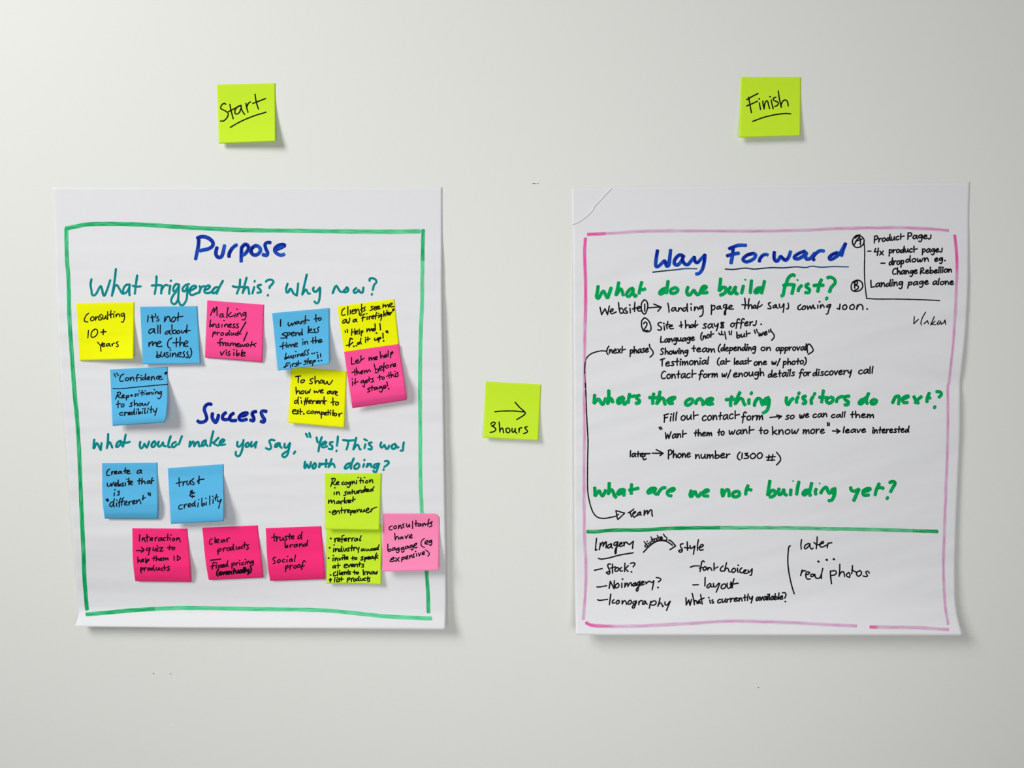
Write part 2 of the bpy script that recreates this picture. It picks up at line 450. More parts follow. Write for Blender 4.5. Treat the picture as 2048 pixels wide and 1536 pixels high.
# ---------------------------------------------------------------- her handwriting, x-height 1, baseline 0
GLYPH = {
 'a': (.85, ".78,.88 .48,1 .14,.75 .02,.33 .16,0 .42,.1 .68,.5 .8,.95; .8,.95 .76,.35 .92,0"),
 'b': (.75, "0,1.8 .05,.9 .08,.05 .4,0 .74,.28 .68,.68 .4,.8 .1,.45"),
 'c': (.72, ".68,.85 .48,1 .15,.78 .02,.38 .16,.04 .48,0 .72,.16"),
 'd': (.85, ".66,.72 .4,.85 .1,.6 .02,.22 .2,0 .5,.22 .7,.8 .8,1.8; .8,1.8 .74,.8 .84,0"),
 'e': (.75, ".02,.48 .4,.55 .64,.76 .5,1 .2,.9 0,.42 .15,.04 .45,0 .76,.18"),
 'f': (.65, ".78,1.6 .62,1.86 .36,1.75 .26,1.25 .2,.4 .1,-.45; -.08,.82 .66,.94"),
 'g': (.78, ".74,.88 .45,1 .1,.75 .05,.35 .3,.22 .6,.5 .76,.95; .76,.95 .75,.2 .64,-.5 .4,-.8 .12,-.62"),
 'h': (.75, "0,1.8 .05,.9 .08,0; .08,.25 .3,.82 .54,.86 .68,.5 .74,0"),
 'i': (.18, ".1,1 .06,.5 .06,0; .15,1.5"),
 'k': (.7, "0,1.8 .05,.9 .05,0; .64,.98 .1,.45; .1,.45 .3,.38 .72,0"),
 'l': (.18, ".12,1.8 .06,1 .06,0"),
 'm': (1.15, "0,1 .04,.5 .02,0; .02,0 .2,.7 .4,.95 .52,.5 .52,0; .52,0 .72,.7 .95,.95 1.05,.5 1.12,0"),
 'n': (.74, "0,1 .05,.5 .03,0; .03,0 .24,.75 .5,.95 .65,.5 .72,0"),
 'o': (.72, ".4,1 .1,.8 0,.4 .2,.02 .54,.1 .72,.5 .6,.9 .34,1"),
 'p': (.72, ".06,1 .06,.2 0,-.8; .06,.5 .26,.9 .56,.95 .7,.6 .5,.16 .1,.1"),
 'q': (.78, ".74,.88 .45,1 .1,.75 .05,.35 .3,.22 .6,.5 .76,.95; .76,.95 .72,.1 .64,-.85"),
 'r': (.55, "0,1 .05,.5 .03,0; .03,0 .1,.5 .3,.85 .58,.95"),
 's': (.6, ".62,.92 .35,1 .14,.8 .34,.52 .54,.26 .4,0 0,.05"),
 '$': (.5, ".46,1.05 .44,.5 .36,.06 .1,-.08 -.12,.1"),
 't': (.62, ".34,1.65 .3,1 .34,0; 0,.85 .66,.95"),
 '~': (.85, ".1,1.65 .1,.8 .14,0; .1,.62 .45,.78 .9,.84"),
 'u': (.8, "0,1 .04,.3 .2,.02 .45,.18 .64,.6 .7,1; .7,1 .7,.3 .82,0"),
 'v': (.64, "0,1 .25,.04; .25,.04 .45,.5 .66,1"),
 'w': (1.0, "0,1 .08,.15 .24,.06 .48,.72; .48,.72 .54,.12 .74,.1 1,1"),
 'x': (.66, "0,1 .66,0; .66,1 0,0"),
 'y': (.72, "0,1 .1,.45 .34,.3 .7,.95; .72,1 .6,0 .4,-.8"),
 'z': (.66, "0,.9 .6,.95; .6,.95 .05,.05; .05,.05 .68,.05"),
 'A': (.95, "0,0 .45,1.7; .45,1.7 .9,0; .15,.6 .75,.65"),
 'C': (.85, ".85,1.55 .55,1.7 .2,1.35 0,.75 .12,.15 .45,-.02 .8,.12"),
 'D': (.95, ".1,1.6 .08,0; -.05,1.6 .5,1.65 .92,.95 .6,.15 .05,0"),
 'F': (.75, ".1,1.6 .1,.8 .05,-.1; 0,1.6 .75,1.75; .05,.9 .6,.98"),
 'H': (.95, "0,1.7 .05,0; .85,1.7 .8,0; 0,.8 .85,.9"),
 'I': (.15, ".1,1.75 .05,0"),
 'L': (.75, ".05,1.7 .05,.8 .08,.03; .08,.03 .75,.1"),
 'M': (1.15, ".0,0 .1,.9 .35,1.75; .35,1.75 .5,.7; .5,.7 .85,1.75; .85,1.75 .95,.9 1.05,.05"),
 'N': (.95, ".05,0 .15,1.7; .15,1.7 .75,0; .75,0 .85,1.7"),
 'P': (.8, ".08,1.65 .06,.8 .08,-.15; 0,1.65 .5,1.75 .82,1.3 .55,.8 .1,.7"),
 'R': (.95, ".12,1.6 .08,.8 0,-.1; .05,1.6 .5,1.75 .75,1.35 .5,.9 .12,.75; .12,.75 .5,.3 .95,.1"),
 'S': (.85, ".8,1.45 .6,1.7 .25,1.55 .2,1.15 .5,.75 .65,.35 .4,0 0,.08"),
 'T': (.85, ".4,1.6 .38,.8 .42,0; 0,1.45 .4,1.65 .85,1.75"),
 'W': (1.25, "0,1.5 .15,.05; .15,.05 .5,1.05; .5,1.05 .75,.05; .75,.05 1.2,1.6"),
 '0': (.8, ".45,1.6 .1,1.2 0,.6 .25,0 .65,.25 .8,.95 .6,1.5 .35,1.6"),
 '1': (.15, ".1,1.6 .04,0"),
 '3': (.7, ".05,1.5 .5,1.6; .5,1.6 .2,1; .2,1 .65,.7 .55,.1 0,.02"),
 '4': (.8, ".2,1.5 .0,.7; 0,.7 .75,.75; .7,1.6 .65,-.15"),
 '+': (.9, "0,.6 .9,.65; .42,1.15 .42,.05"),
 '.': (.2, ".1,.05"),
 '!': (.2, ".1,1.6 .08,.5; .1,.02"),
 '"': (.45, ".02,1.7 .14,1.2; .3,1.75 .4,1.25"),
 "'": (.12, ".1,1.75 .04,1.35"),
 '/': (.55, ".55,1.8 0,-.4"),
 '(': (.4, ".42,1.9 .12,1.3 .02,.5 .15,-.05 .42,-.3"),
 ')': (.4, ".02,1.9 .3,1.3 .36,.5 .2,-.05 -.08,-.35"),
}
GAP = 0.26
TILE = dict(
 A=(360,130,7.314), B=(1400,120,7.314), C=(900,740,8.533), D=(370,460,8.533), E=(540,500,8.533), F=(160,520,8.533), P=(0,0,1),
 L1=(140,590,8), L2=(396,590,8), L3=(640,590,8), L4=(140,720,8), L5=(380,780,8), L6=(560,720,8), L7=(170,850,8), L8=(590,830,8),
 L9=(190,910,8), L10=(250,1020,8), L11=(500,1020,8), L12=(640,930,8), L13=(640,1030,8),
 R2=(1290,460,8), R3=(1480,460,8), R4=(1680,430,8), R5=(1160,530,8), R6=(1400,580,8), R7=(1640,580,8), R8=(1160,670,8), R9=(1400,700,8),
 R10=(1650,720,8), R11=(1160,870,8), R12=(1400,870,8), R13=(1600,930,8), R14=(1150,1050,8), R15=(1350,1050,8), R16=(1540,1050,8))

rng = random.Random(11)
USED = set()
def word(pen, tile, text, x0, y0, x1, y1, xh, w, slant=0.04):
    if (tile, text, x0) in HAND:
        USED.add((tile, text, x0))
        return trace(pen, tile, HAND[(tile, text, x0)], w * 0.86)
    ox, oy, k = TILE[tile]
    chars = list(text)
    if len(chars) > 1 and chars[-1] == 't': chars[-1] = '~'
    tot = sum(GLYPH[c][0] for c in chars) + GAP * (len(chars) - 1)
    L = x1 - x0; sx = L / tot; cur = 0.0
    for c in chars:
        gw, s = GLYPH[c]
        jy, jr, js = rng.uniform(-.05, .05), rng.uniform(-.05, .05), rng.uniform(.94, 1.06)
        for st in parse(s):
            pts = []
            for gx, gy in st:
                gx2 = gx + slant * gy + jr * (gy - .5); gy2 = gy * js + jy
                X = x0 + (cur + gx2) * sx
                Y = y0 + (y1 - y0) * ((cur + gx) / tot) - gy2 * xh * 0.9
                pts.append((ox + X / k, oy + Y / k))
            pen.stroke(pts, w * (1.25 if len(pts) == 1 else 1), lambda t: 0.85)
        cur += gw + GAP

def trace(pen, tile, s, w, load=None):
    ox, oy, k = TILE[tile]
    for st in parse(s):
        pen.stroke([(ox + x / k, oy + y / k) for x, y in st], w * (1.2 if len(st) == 1 else 1), load)

def write(surf, parent, name, m, w, items, label=None, load=None):
    """items: strings 'TILE: x,y x,y; ...' are traced strokes, tuples are words"""
    groups = [items]
    if name in ('heading', 'question'):               # big lettering: one piece per word
        ext = []
        for it in items:
            t, s = it.split(':', 1); ox, oy, k = TILE[t.strip()]
            xs = [ox + p[0] / k for st in parse(s) for p in st]
            ext.append((min(xs), max(xs), it))
        ext.sort(); groups = [[ext[0][2]]]; right = ext[0][1]
        for a, b, it in ext[1:]:
            if a - right > w * 1.2 + 6: groups.append([])
            groups[-1].append(it); right = max(right, b)
    top = parent
    if len(groups) > 1:
        top = bpy.data.objects.new(name, None); col.objects.link(top)
        top.parent = parent
        top.empty_display_size = 0.02
    for g in groups:
        pen = Pen(surf)
        for it in g:
            if isinstance(it, str):
                t, s = it.split(':', 1); trace(pen, t.strip(), s, w, load)
            else:
                word(pen, *it[:7], it[7] if len(it) > 7 else w)
        if len(groups) > 1:
            o = pen.build('word', M[m], parent)
            o.parent = top                            # the line's Empty stands at its sheet's own origin
        else:
            o = pen.build(name, M[m], parent)
    return o

# words whose letters were followed stroke by stroke: tile, word, start -> strokes
HAND = {
('L1','Consulting',228): "300,290 255,330 230,390 240,425 285,430; 365,345 335,365 330,400 355,412 385,390 380,355 355,348; 410,345 408,405; 410,390 440,345 455,355 460,400; 505,310 475,325 480,350 505,370 500,395 470,400; 525,325 525,370 545,385 570,340; 575,325 572,370 590,385; 602,265 600,390; 655,250 650,300 655,365; 620,320 690,300; 700,310 698,360; 714,270; 735,310 738,350; 738,340 765,300 785,310 795,345; 855,290 825,300 815,325 840,340 865,310 860,290; 868,300 870,370 850,430 820,430",
('L1','10',280): "295,565 285,685; 395,550 355,580 335,640 350,675 400,665 440,610 435,560 400,545 375,560",
('L1','years',435): "440,755 480,800; 520,760 490,830 495,900; 510,800 545,795 555,775 530,775 512,805 525,825 560,815; 625,775 590,785 580,815 605,815 635,780; 635,780 630,805 650,820; 670,785 675,815; 675,805 690,775 715,770; 770,745 745,760 750,780 770,800 765,825 740,825",
('L1',"It's",1240): "1250,330 1240,430; 1310,320 1325,430; 1290,360 1360,350; 1365,300 1370,335; 1410,345 1390,355 1395,375 1420,390 1415,415 1385,415",
('L1','not',1505): "1520,345 1515,385 1510,430; 1515,420 1560,345 1590,355 1605,425; 1665,350 1630,380 1625,415 1650,430 1685,395 1685,360 1660,350; 1735,285 1730,350 1725,415; 1700,365 1740,350 1805,340",
('L1','all',1255): "1335,540 1285,550 1260,590 1275,615 1320,590 1350,540; 1350,540 1350,590 1365,615; 1405,485 1405,612; 1445,480 1442,612",
('L1','about',1515): "1595,570 1545,585 1520,615 1540,628 1590,590; 1600,565 1590,605 1615,630; 1630,475 1632,560 1640,615; 1640,610 1680,615 1700,580 1675,560 1640,585; 1735,565 1710,590 1715,615 1745,610 1760,585 1735,565; 1785,565 1785,600 1805,605 1840,565; 1845,560 1845,590 1860,605; 1875,475 1865,560 1865,605; 1865,590 1890,570 1925,570",
('L1','me',1255): "1265,755 1262,825; 1265,800 1310,745 1325,760 1320,810; 1325,800 1365,755 1380,770 1385,820; 1385,785 1430,775 1455,750 1430,740 1395,775 1400,820 1430,825 1470,820",
('L1','(the',1555): "1630,685 1580,720 1560,780 1570,830 1600,850; 1705,690 1700,750 1700,825; 1645,765 1690,765 1740,755; 1765,675 1760,750 1755,820; 1758,805 1790,760 1810,770 1820,820; 1820,795 1865,775 1885,750 1860,735 1830,770 1830,815 1885,820",
('L1','business)',1375): "1390,905 1395,950 1380,990; 1380,985 1425,960 1438,985 1400,1000 1380,990; 1460,910 1450,970 1470,990 1500,960 1515,920; 1515,925 1520,985; 1570,915 1545,925 1545,945 1570,965 1565,995 1535,990; 1605,930 1600,990; 1606,882; 1640,930 1635,990; 1637,980 1670,930 1690,940 1695,990; 1715,960 1755,955 1780,925 1755,915 1725,945 1725,985 1785,985; 1830,905 1810,925 1830,960 1825,990 1800,995; 1885,905 1870,930 1890,960 1885,995 1855,1000; 1925,850 1945,900 1940,960 1905,1010",
('L2','Making',200): "200,325 230,250 255,205; 255,205 255,280; 255,280 300,190; 300,190 305,260 305,330; 395,300 360,310 345,340 365,355 400,330; 400,305 400,340 415,355; 480,195 465,290 460,365; 530,280 480,325; 480,325 510,350 570,330; 595,300 588,355; 624,228; 630,295 620,345; 625,330 665,285 680,300 700,345; 760,275 725,290 715,320 745,325 770,285; 765,285 765,340 745,395 705,395",
('L2','business',178): "200,400 195,450 185,510; 185,510 215,495 215,475 195,480; 240,465 235,510; 238,500 265,465 285,475 290,515; 335,460 315,475 335,490 335,515 305,515; 385,470 380,515; 418,410; 430,470 425,510; 428,500 455,465 475,475 480,515; 495,490 525,480 535,465 510,465 495,490 505,515 540,510; 590,460 565,470 570,490 590,505 575,525 555,522; 645,460 620,470 625,490 645,505 640,525 605,525",
('L2','product',232): "245,590 240,620 232,670; 240,600 275,590 285,605 255,625; 305,600 308,640; 308,625 325,600 345,600; 390,600 365,620 370,645 400,640 410,615 390,602; 480,605 450,615 440,640 465,645 490,615; 505,565 495,610 505,645; 530,600 530,635 550,640 570,605; 570,605 575,640; 625,605 600,620 600,640 625,645; 645,575 640,645; 625,620 690,625",
('L2','framework',310): "385,700 360,705 350,740 355,815; 310,765 345,765 395,755; 395,770 400,810; 400,795 420,765 440,765; 480,765 450,775 440,800 460,810 485,780; 485,775 480,800 500,810; 520,770 515,815; 518,800 545,765 560,775 560,805; 562,800 590,770 600,780 605,820; 615,800 650,790 660,775 640,770 620,795 630,825 665,820; 680,790 670,815 690,825 710,795 725,820 745,815 750,790; 795,775 770,795 775,820 805,815 810,790 790,780; 860,745 855,790 840,825; 835,800 885,790; 930,770 885,795; 885,795 915,825",
('L2','visible',360): "360,910 375,965; 375,965 425,895; 455,910 450,955; 452,880; 510,900 485,915 490,930 510,945 500,965 475,965; 575,915 570,965; 572,875; 620,880 615,930 612,965; 615,955 650,930 660,945 640,970 615,965; 710,880 695,925 690,975; 700,945 740,940 755,920 725,915 700,945 710,975 755,970",
('L2','want',1435): "1445,440 1440,475 1460,500 1500,450; 1500,450 1510,490 1550,430; 1600,420 1565,440 1560,465 1590,455 1615,425; 1615,425 1615,450 1640,460; 1650,420 1655,460; 1655,445 1680,415 1695,430 1700,465; 1720,330 1715,400 1725,450; 1700,410 1740,400 1780,405",
('L2','to',1870): "1885,310 1885,370 1890,430; 1860,385 1900,375 1925,370; 1945,360 1925,385 1935,405 1965,395 1970,370 1945,362",
('L2','spend',1325): "1420,600 1370,610 1345,635 1390,645 1410,665 1370,690 1325,690; 1430,605 1425,650 1415,700; 1430,615 1465,600 1475,625 1440,645; 1490,630 1530,615 1540,595 1510,595 1490,625 1505,655 1545,645; 1560,600 1565,650; 1565,635 1590,600 1610,610 1615,645; 1660,600 1630,610 1625,635 1650,635 1668,600; 1665,540 1665,600 1672,640",
('L2','less',1760): "1770,500 1765,560 1760,610; 1770,575 1810,565 1820,545 1795,545 1775,575 1790,600 1830,595; 1875,540 1850,555 1865,570 1870,595 1840,605; 1940,510 1910,535 1925,560 1920,590 1885,605",
('L2','time',1315): "1365,755 1355,800 1355,865; 1310,825 1360,815 1400,800; 1410,790 1412,840; 1415,768; 1435,800 1440,840; 1440,825 1470,790 1485,800 1485,830; 1488,825 1515,785 1530,800 1535,830; 1545,800 1580,790 1590,770 1560,770 1545,795 1555,825 1590,820",
('L2','in',1675): "1680,745 1675,795; 1675,710; 1705,745 1710,790; 1710,775 1735,740 1750,750 1755,785",
('L2','the',1805): "1840,680 1835,730 1840,775; 1805,745 1850,735 1885,730; 1880,665 1880,720 1885,770; 1885,755 1905,725 1925,735 1930,760; 1935,740 1965,735 1980,715 1950,710 1935,740 1945,760 1990,745",
('L2','business',1385): "1410,930 1400,980 1385,1025; 1390,1015 1430,990 1430,1010 1395,1028; 1455,970 1450,1000 1470,1005 1490,970; 1490,970 1500,1000; 1535,965 1515,975 1530,990 1525,1010 1505,1012; 1560,960 1560,990; 1565,905; 1590,950 1590,990; 1590,980 1615,945 1630,955 1635,980; 1650,950 1685,950 1680,930 1655,945 1655,970 1680,972; 1730,880 1700,910 1715,940 1705,965 1690,970; 1775,870 1750,905 1765,930 1755,955 1735,960",
('L2','first',1375): "1470,1090 1435,1085 1410,1105 1395,1165; 1370,1155 1410,1140 1445,1120; 1490,1110 1475,1155; 1515,1100 1510,1145; 1512,1125 1530,1095 1545,1095; 1585,1085 1560,1100 1580,1115 1570,1140 1545,1140; 1605,1050 1600,1130; 1585,1120 1620,1095 1650,1090",
('L2','step',1690): "1730,1040 1700,1060 1725,1080 1720,1105 1690,1115; 1765,1010 1755,1060 1755,1105; 1730,1065 1790,1055; 1780,1080 1810,1065 1810,1045 1785,1060 1785,1095 1815,1090; 1840,1050 1835,1100 1830,1130; 1840,1060 1875,1040 1880,1055 1845,1080",
('L3','Clients',340): "395,210 360,240 345,295 360,325 405,315; 445,185 445,320; 485,240 483,305; 505,270 545,255 555,235 525,235 510,270 520,300 560,290; 570,225 575,285; 575,265 605,225 620,240 630,310; 665,145 665,215 670,285; 645,240 690,210; 725,190 700,205 715,225 720,245 690,260",
('L3','see',800): "850,180 815,190 830,210 840,230 800,250; 865,215 900,205 900,185 870,195 860,220 880,240 915,225; 915,210 945,195 950,175 920,185 910,210 930,225 965,215",
('L3','me',1000): "1010,145 1005,205; 1005,190 1045,155 1050,195; 1050,190 1085,150 1095,165 1095,200; 1105,175 1150,150 1155,130 1125,135 1110,170 1130,190 1185,185",
('L3','as',358): "420,390 375,405 360,445 385,450 425,400; 425,400 420,430 440,450; 475,370 470,420 455,450 448,432",
('L3','a',525): "575,385 535,400 530,430 555,425 580,390; 585,385 580,415 592,430",
('L3','"firefighter"',625): "630,310 645,335; 650,295 662,325; 715,305 690,315 685,360 680,420; 665,370 725,355; 755,345 752,395; 748,298; 785,345 785,390; 787,370 800,345 815,340; 835,355 865,345 860,325 835,340 830,375 860,375; 910,280 895,310 885,385; 870,340 925,325; 945,325 938,365; 940,298; 990,310 960,320 960,345 985,330 990,310 985,360 970,408; 1020,255 1020,340; 1022,325 1040,300 1050,335; 1070,240 1070,325; 1050,290 1095,275; 1085,305 1110,295 1105,280 1088,295 1095,320 1112,315; 1125,280 1125,315; 1127,300 1150,270; 1165,225 1160,255; 1183,220 1178,250",
('L3','"Help',395): "400,570 410,600; 435,550 442,600; 510,545 505,645; 555,540 560,635; 505,600 560,585; 570,600 600,590 600,570 575,585 575,620 605,620; 625,545 630,625; 655,575 660,655; 655,585 685,570 685,595 660,610",
('L3','me',745): "750,540 750,590; 752,580 785,535 795,580; 797,575 825,535 835,575; 840,560 865,550 865,535 845,545 845,575 875,572",
('L3','d',595): "635,755 600,770 600,790 625,785 645,755; 655,690 648,740 660,785",
('L3','it',720): "730,705 728,760; 729,680; 765,670 765,735; 745,710 800,700",
('L3','up',865): "875,690 875,720 895,725 920,690; 920,690 925,725; 940,680 940,755; 940,690 968,675 970,695 945,710",
('L3','Let',505): "505,1000 505,1110; 505,1110 555,1100; 565,1070 610,1055 610,1035 580,1045 570,1080 600,1090 640,1075; 655,970 655,1050; 640,1060 670,1035 710,1010",
('L3','me',780): "785,1000 785,1050; 785,1035 820,995 825,1045; 830,1035 860,995 870,1040; 875,1015 910,1005 915,985 885,995 880,1030 915,1030",
('L3','help',955): "960,905 965,960 975,1015; 975,1000 995,970 1015,980 1020,1005; 1030,985 1065,970 1060,945 1035,965 1035,995 1070,990; 1090,890 1090,985; 1130,925 1130,1005; 1130,930 1160,905 1165,925 1130,955",
('L3','them',510): "555,1190 560,1285; 510,1240 600,1215; 580,1165 590,1270; 590,1255 615,1225 635,1260; 645,1245 685,1230 680,1210 655,1225 650,1255 685,1260; 705,1200 715,1250; 715,1235 745,1200 755,1240; 757,1235 785,1195 810,1225",
('L3','before',860): "865,1105 880,1165 890,1210; 885,1190 920,1185 935,1220 900,1245 880,1235; 940,1185 985,1165 990,1135 960,1145 945,1185 965,1205 1005,1195; 1025,1085 1020,1140 1020,1230; 1000,1165 1050,1140; 1075,1120 1050,1145 1060,1170 1090,1160 1095,1130 1075,1122; 1125,1120 1130,1165; 1130,1145 1145,1115 1165,1105; 1170,1135 1210,1115 1205,1095 1175,1110 1175,1145 1215,1140",
('L3','it',515): "520,1385 520,1450; 515,1345; 565,1340 560,1430; 545,1410 610,1385",
('L3','gets',650): "690,1365 660,1380 655,1405 680,1400 700,1370; 700,1370 710,1420 705,1475 680,1455; 720,1395 755,1380 755,1360 730,1370 725,1405 760,1400; 785,1310 785,1385; 765,1360 810,1340; 850,1330 825,1345 845,1360 855,1385 815,1395",
('L3','to',925): "950,1280 955,1360; 920,1320 985,1305; 1010,1310 990,1330 1000,1350 1025,1340 1025,1315 1010,1312",
('L3','this',1060): "1100,1240 1105,1330; 1060,1300 1145,1275; 1130,1225 1140,1320; 1140,1300 1165,1270 1185,1310; 1205,1260 1205,1305; 1200,1225; 1250,1235 1225,1250 1245,1270 1250,1295 1215,1310",
('L3','stage',760): "800,1480 760,1505 790,1520 795,1540 760,1555; 830,1445 830,1530; 790,1490 865,1475; 905,1475 870,1490 870,1515 900,1505 915,1475; 915,1475 920,1510; 980,1460 945,1475 945,1500 970,1485 985,1460; 985,1465 1000,1520 975,1560 955,1540; 1010,1485 1050,1465 1040,1445 1015,1460 1015,1495 1055,1485",
('L6','To',250): "250,265 330,255; 295,260 290,360; 365,315 335,335 340,365 375,355 395,325 365,313",
('L6','show',475): "530,295 485,310 490,335 515,355 505,380 470,375; 560,260 560,330 565,380; 565,370 595,330 620,345 625,380; 665,320 640,345 650,370 680,360 685,330 660,320; 705,330 705,375 730,380 755,340; 755,340 770,385 800,385 840,325",
('L6','how',250): "255,435 258,500 262,545; 262,530 290,490 310,505 315,540; 360,490 335,515 340,540 375,530 385,500 358,490; 410,490 410,530 430,535 450,500; 450,500 465,530 485,470",
('L6','we',545): "545,490 555,525 580,500; 580,500 600,525 635,480; 650,505 685,490 685,475 660,480 645,510 660,528 695,520",
('L6','are',750): "810,495 765,510 755,535 785,535 815,500; 815,495 815,525 830,540; 845,505 850,545; 850,530 870,500 890,500; 880,535 915,520 910,505 885,520 885,550 920,565",
('L6','different',230): "285,640 240,655 230,690 260,690 290,650; 295,590 285,650 295,705; 340,650 345,695; 332,605; 415,605 405,640 390,720; 385,660 450,655; 445,605 430,650 420,705; 460,675 500,660 495,640 465,655 460,690 500,690; 520,655 525,700; 525,685 540,655 565,655; 580,680 615,665 610,650 585,660 580,695 620,690; 635,650 640,700; 640,685 665,650 685,660 690,700; 705,590 705,650 715,710; 680,655 745,655",
('L6','to',820): "845,605 850,725; 815,680 880,665; 915,670 890,690 895,720 925,715 935,685 910,672",
('L6','est',195): "205,825 245,815 250,795 220,795 200,825 215,860 255,855; 295,800 270,815 280,835 295,855 260,865; 325,780 325,870; 300,825 360,825",
('L6','competitor',430): "475,815 440,820 430,845 450,858 480,850; 520,815 495,835 500,855 530,850 535,825 515,815; 560,820 560,865; 562,850 590,820 600,855; 602,850 625,820 640,865; 660,830 660,930; 660,845 690,835 695,860 665,875; 710,865 740,850 735,835 712,850 715,880 750,875; 770,800 770,880; 745,840 795,835; 805,840 805,880; 808,810; 850,800 845,890; 830,850 870,850; 880,850 865,875 880,895 905,880 900,855 880,850; 940,860 945,905; 945,890 965,860 995,850",
('L4','"Confidence',705): "708,218 728,270; 745,210 775,250; 860,225 815,250 795,310 810,340 855,335; 915,280 885,305 895,330 925,325 940,295 915,280; 965,275 962,330; 965,320 995,275 1015,285 1020,330; 1100,235 1075,240 1068,275 1068,340; 1050,290 1120,280; 1135,280 1138,325; 1140,250; 1200,275 1165,285 1160,315 1185,315 1210,285; 1210,220 1205,280 1215,320; 1235,300 1270,285 1265,265 1240,280 1235,310 1275,315; 1300,270 1300,325; 1302,310 1325,265 1345,275 1355,315; 1420,255 1390,270 1385,300 1410,305; 1415,290 1455,275 1455,255 1430,265 1420,300 1440,315 1485,300",
('L4','Repositioning',728): "770,520 750,570 728,625; 755,520 800,515 805,545 755,580; 755,580 790,600 820,605; 830,590 865,575 860,555 835,570 830,605 880,600; 905,570 900,640; 905,580 935,565 940,590 905,605; 985,555 970,570 985,580 1000,565 985,557; 1060,540 1040,550 1055,565 1050,580 1030,580; 1090,535 1085,570; 1105,492; 1155,485 1150,565; 1120,530 1180,515; 1185,525 1183,555; 1205,492; 1230,525 1215,540 1225,555 1245,545 1245,525 1230,525; 1265,520 1265,555; 1265,545 1290,515 1305,525 1310,550; 1330,515 1330,545; 1348,475; 1365,510 1365,540; 1367,530 1390,505 1405,515 1410,540; 1460,505 1430,515 1425,540 1450,535 1465,505; 1462,510 1458,570 1430,620 1400,610",
('L4','to',745): "770,655 768,765; 740,710 805,695; 845,700 820,720 825,750 855,745 865,715 845,700",
('L4','show',955): "1000,680 965,695 985,715 985,740 950,742; 1030,640 1030,735; 1032,720 1060,690 1075,700 1080,735; 1120,690 1100,710 1110,735 1135,725 1140,700 1120,690; 1160,690 1165,725 1185,725 1205,695; 1205,695 1220,725 1240,715 1265,675",
('L4','credibility',800): "845,840 805,845 795,870 815,885 850,878; 875,835 875,890; 877,865 895,840 920,840; 930,865 965,850 960,835 935,845 930,875 970,875; 1020,830 985,840 985,868 1010,865 1028,835; 1030,780 1025,830 1035,875; 1062,820 1060,865; 1072,787; 1095,780 1095,865; 1097,855 1125,830 1130,850 1100,865; 1155,820 1155,858; 1165,780; 1200,770 1195,820 1195,855 1215,850; 1240,810 1240,845; 1250,772; 1300,740 1295,845; 1265,795 1330,785; 1335,800 1345,830 1375,815; 1390,770 1375,830 1358,890",
('L9','Create',185): "235,225 205,245 185,295 195,328 235,322; 265,270 268,315; 268,295 285,265 300,265; 310,290 345,275 340,255 315,270 310,300 350,300; 415,260 380,270 370,295 395,295 420,265; 420,265 415,285 435,295; 490,205 480,250 480,295; 455,260 520,245; 505,280 545,265 550,250 520,250 510,285 525,300 568,293",
('L9','a',670): "735,240 690,250 672,285 695,295 735,265 740,240; 738,245 735,275 748,292",
('L9','website',195): "195,450 200,495 230,500 255,455; 255,455 265,500 300,430; 310,480 350,465 345,445 320,455 312,490 350,495; 370,400 370,495; 372,485 405,465 410,485 375,498; 460,445 430,455 445,475 460,490 425,500; 488,445 485,490; 510,388; 540,370 540,480; 520,425 565,415; 555,455 595,440 595,420 565,430 558,465 600,475",
('L9','that',680): "710,375 705,465; 680,415 740,405; 755,370 745,465; 748,450 780,415 795,430 800,460; 870,410 840,420 830,450 855,450 875,420; 875,415 872,440 890,458; 915,365 905,410 905,455; 890,425 940,405",
('L9','is',305): "310,605 305,655; 318,557; 390,575 365,590 385,605 385,635 355,640",
('L9','different',235): "290,745 250,765 235,805 265,825 300,770; 310,700 295,770 305,832; 345,770 343,820; 350,725; 415,690 395,720 385,830; 370,760 430,745; 460,680 435,715 425,805; 430,745 465,735; 475,775 510,760 505,735 480,755 475,795 520,800; 540,750 545,800; 545,780 560,745 590,740; 600,765 640,745 635,725 605,740 605,785 645,775; 665,725 665,775; 667,765 700,715 715,725 735,780; 770,645 765,720; 755,710 780,690 805,680",
('L9','trus',1300): "1345,365 1345,430 1350,505; 1300,455 1390,430; 1410,430 1408,490; 1410,470 1430,430 1455,425; 1475,410 1470,465 1495,475 1520,420; 1525,405 1530,465; 1580,375 1550,400 1555,425 1585,450 1575,475 1545,470",
('L9','credibility',1335): "1395,800 1355,805 1340,840 1350,868 1395,858; 1425,795 1428,850; 1428,830 1450,790 1470,785; 1490,815 1530,795 1520,775 1495,790 1490,825 1530,830; 1585,765 1555,785 1550,815 1575,815 1595,775; 1600,735 1595,780 1605,825; 1650,765 1645,830; 1660,715; 1710,690 1708,810; 1710,800 1745,770 1755,790 1720,820; 1780,755 1778,805; 1775,695; 1835,655 1835,795; 1890,710 1888,775; 1882,662; 1945,630 1930,690 1930,725; 1905,690 1970,670; 1960,705 1965,745 1990,740 2020,705; 2020,710 1995,780 1978,850",
('L10','Interaction',225): "235,395 230,500; 280,445 275,490; 278,480 305,445 325,510; 350,390 355,505; 330,445 385,430; 400,475 440,460 430,440 405,455 400,485 440,485; 480,445 485,495; 485,475 500,440 520,435; 575,445 545,455 535,485 560,490 585,460; 590,445 585,470 598,490; 640,440 615,455 612,480 640,485; 685,385 680,485; 660,440 700,440; 720,440 718,485; 735,398; 775,450 755,470 765,490 790,485 795,460 775,450; 830,445 825,490; 828,480 860,440 885,510",
('L10','quiz',330): "400,605 350,615 340,645 370,650 400,615; 400,610 385,680 370,725; 455,600 445,640 470,650 495,610; 495,610 500,660; 525,600 522,660; 516,573; 550,605 605,600; 605,600 555,660; 555,660 610,655",
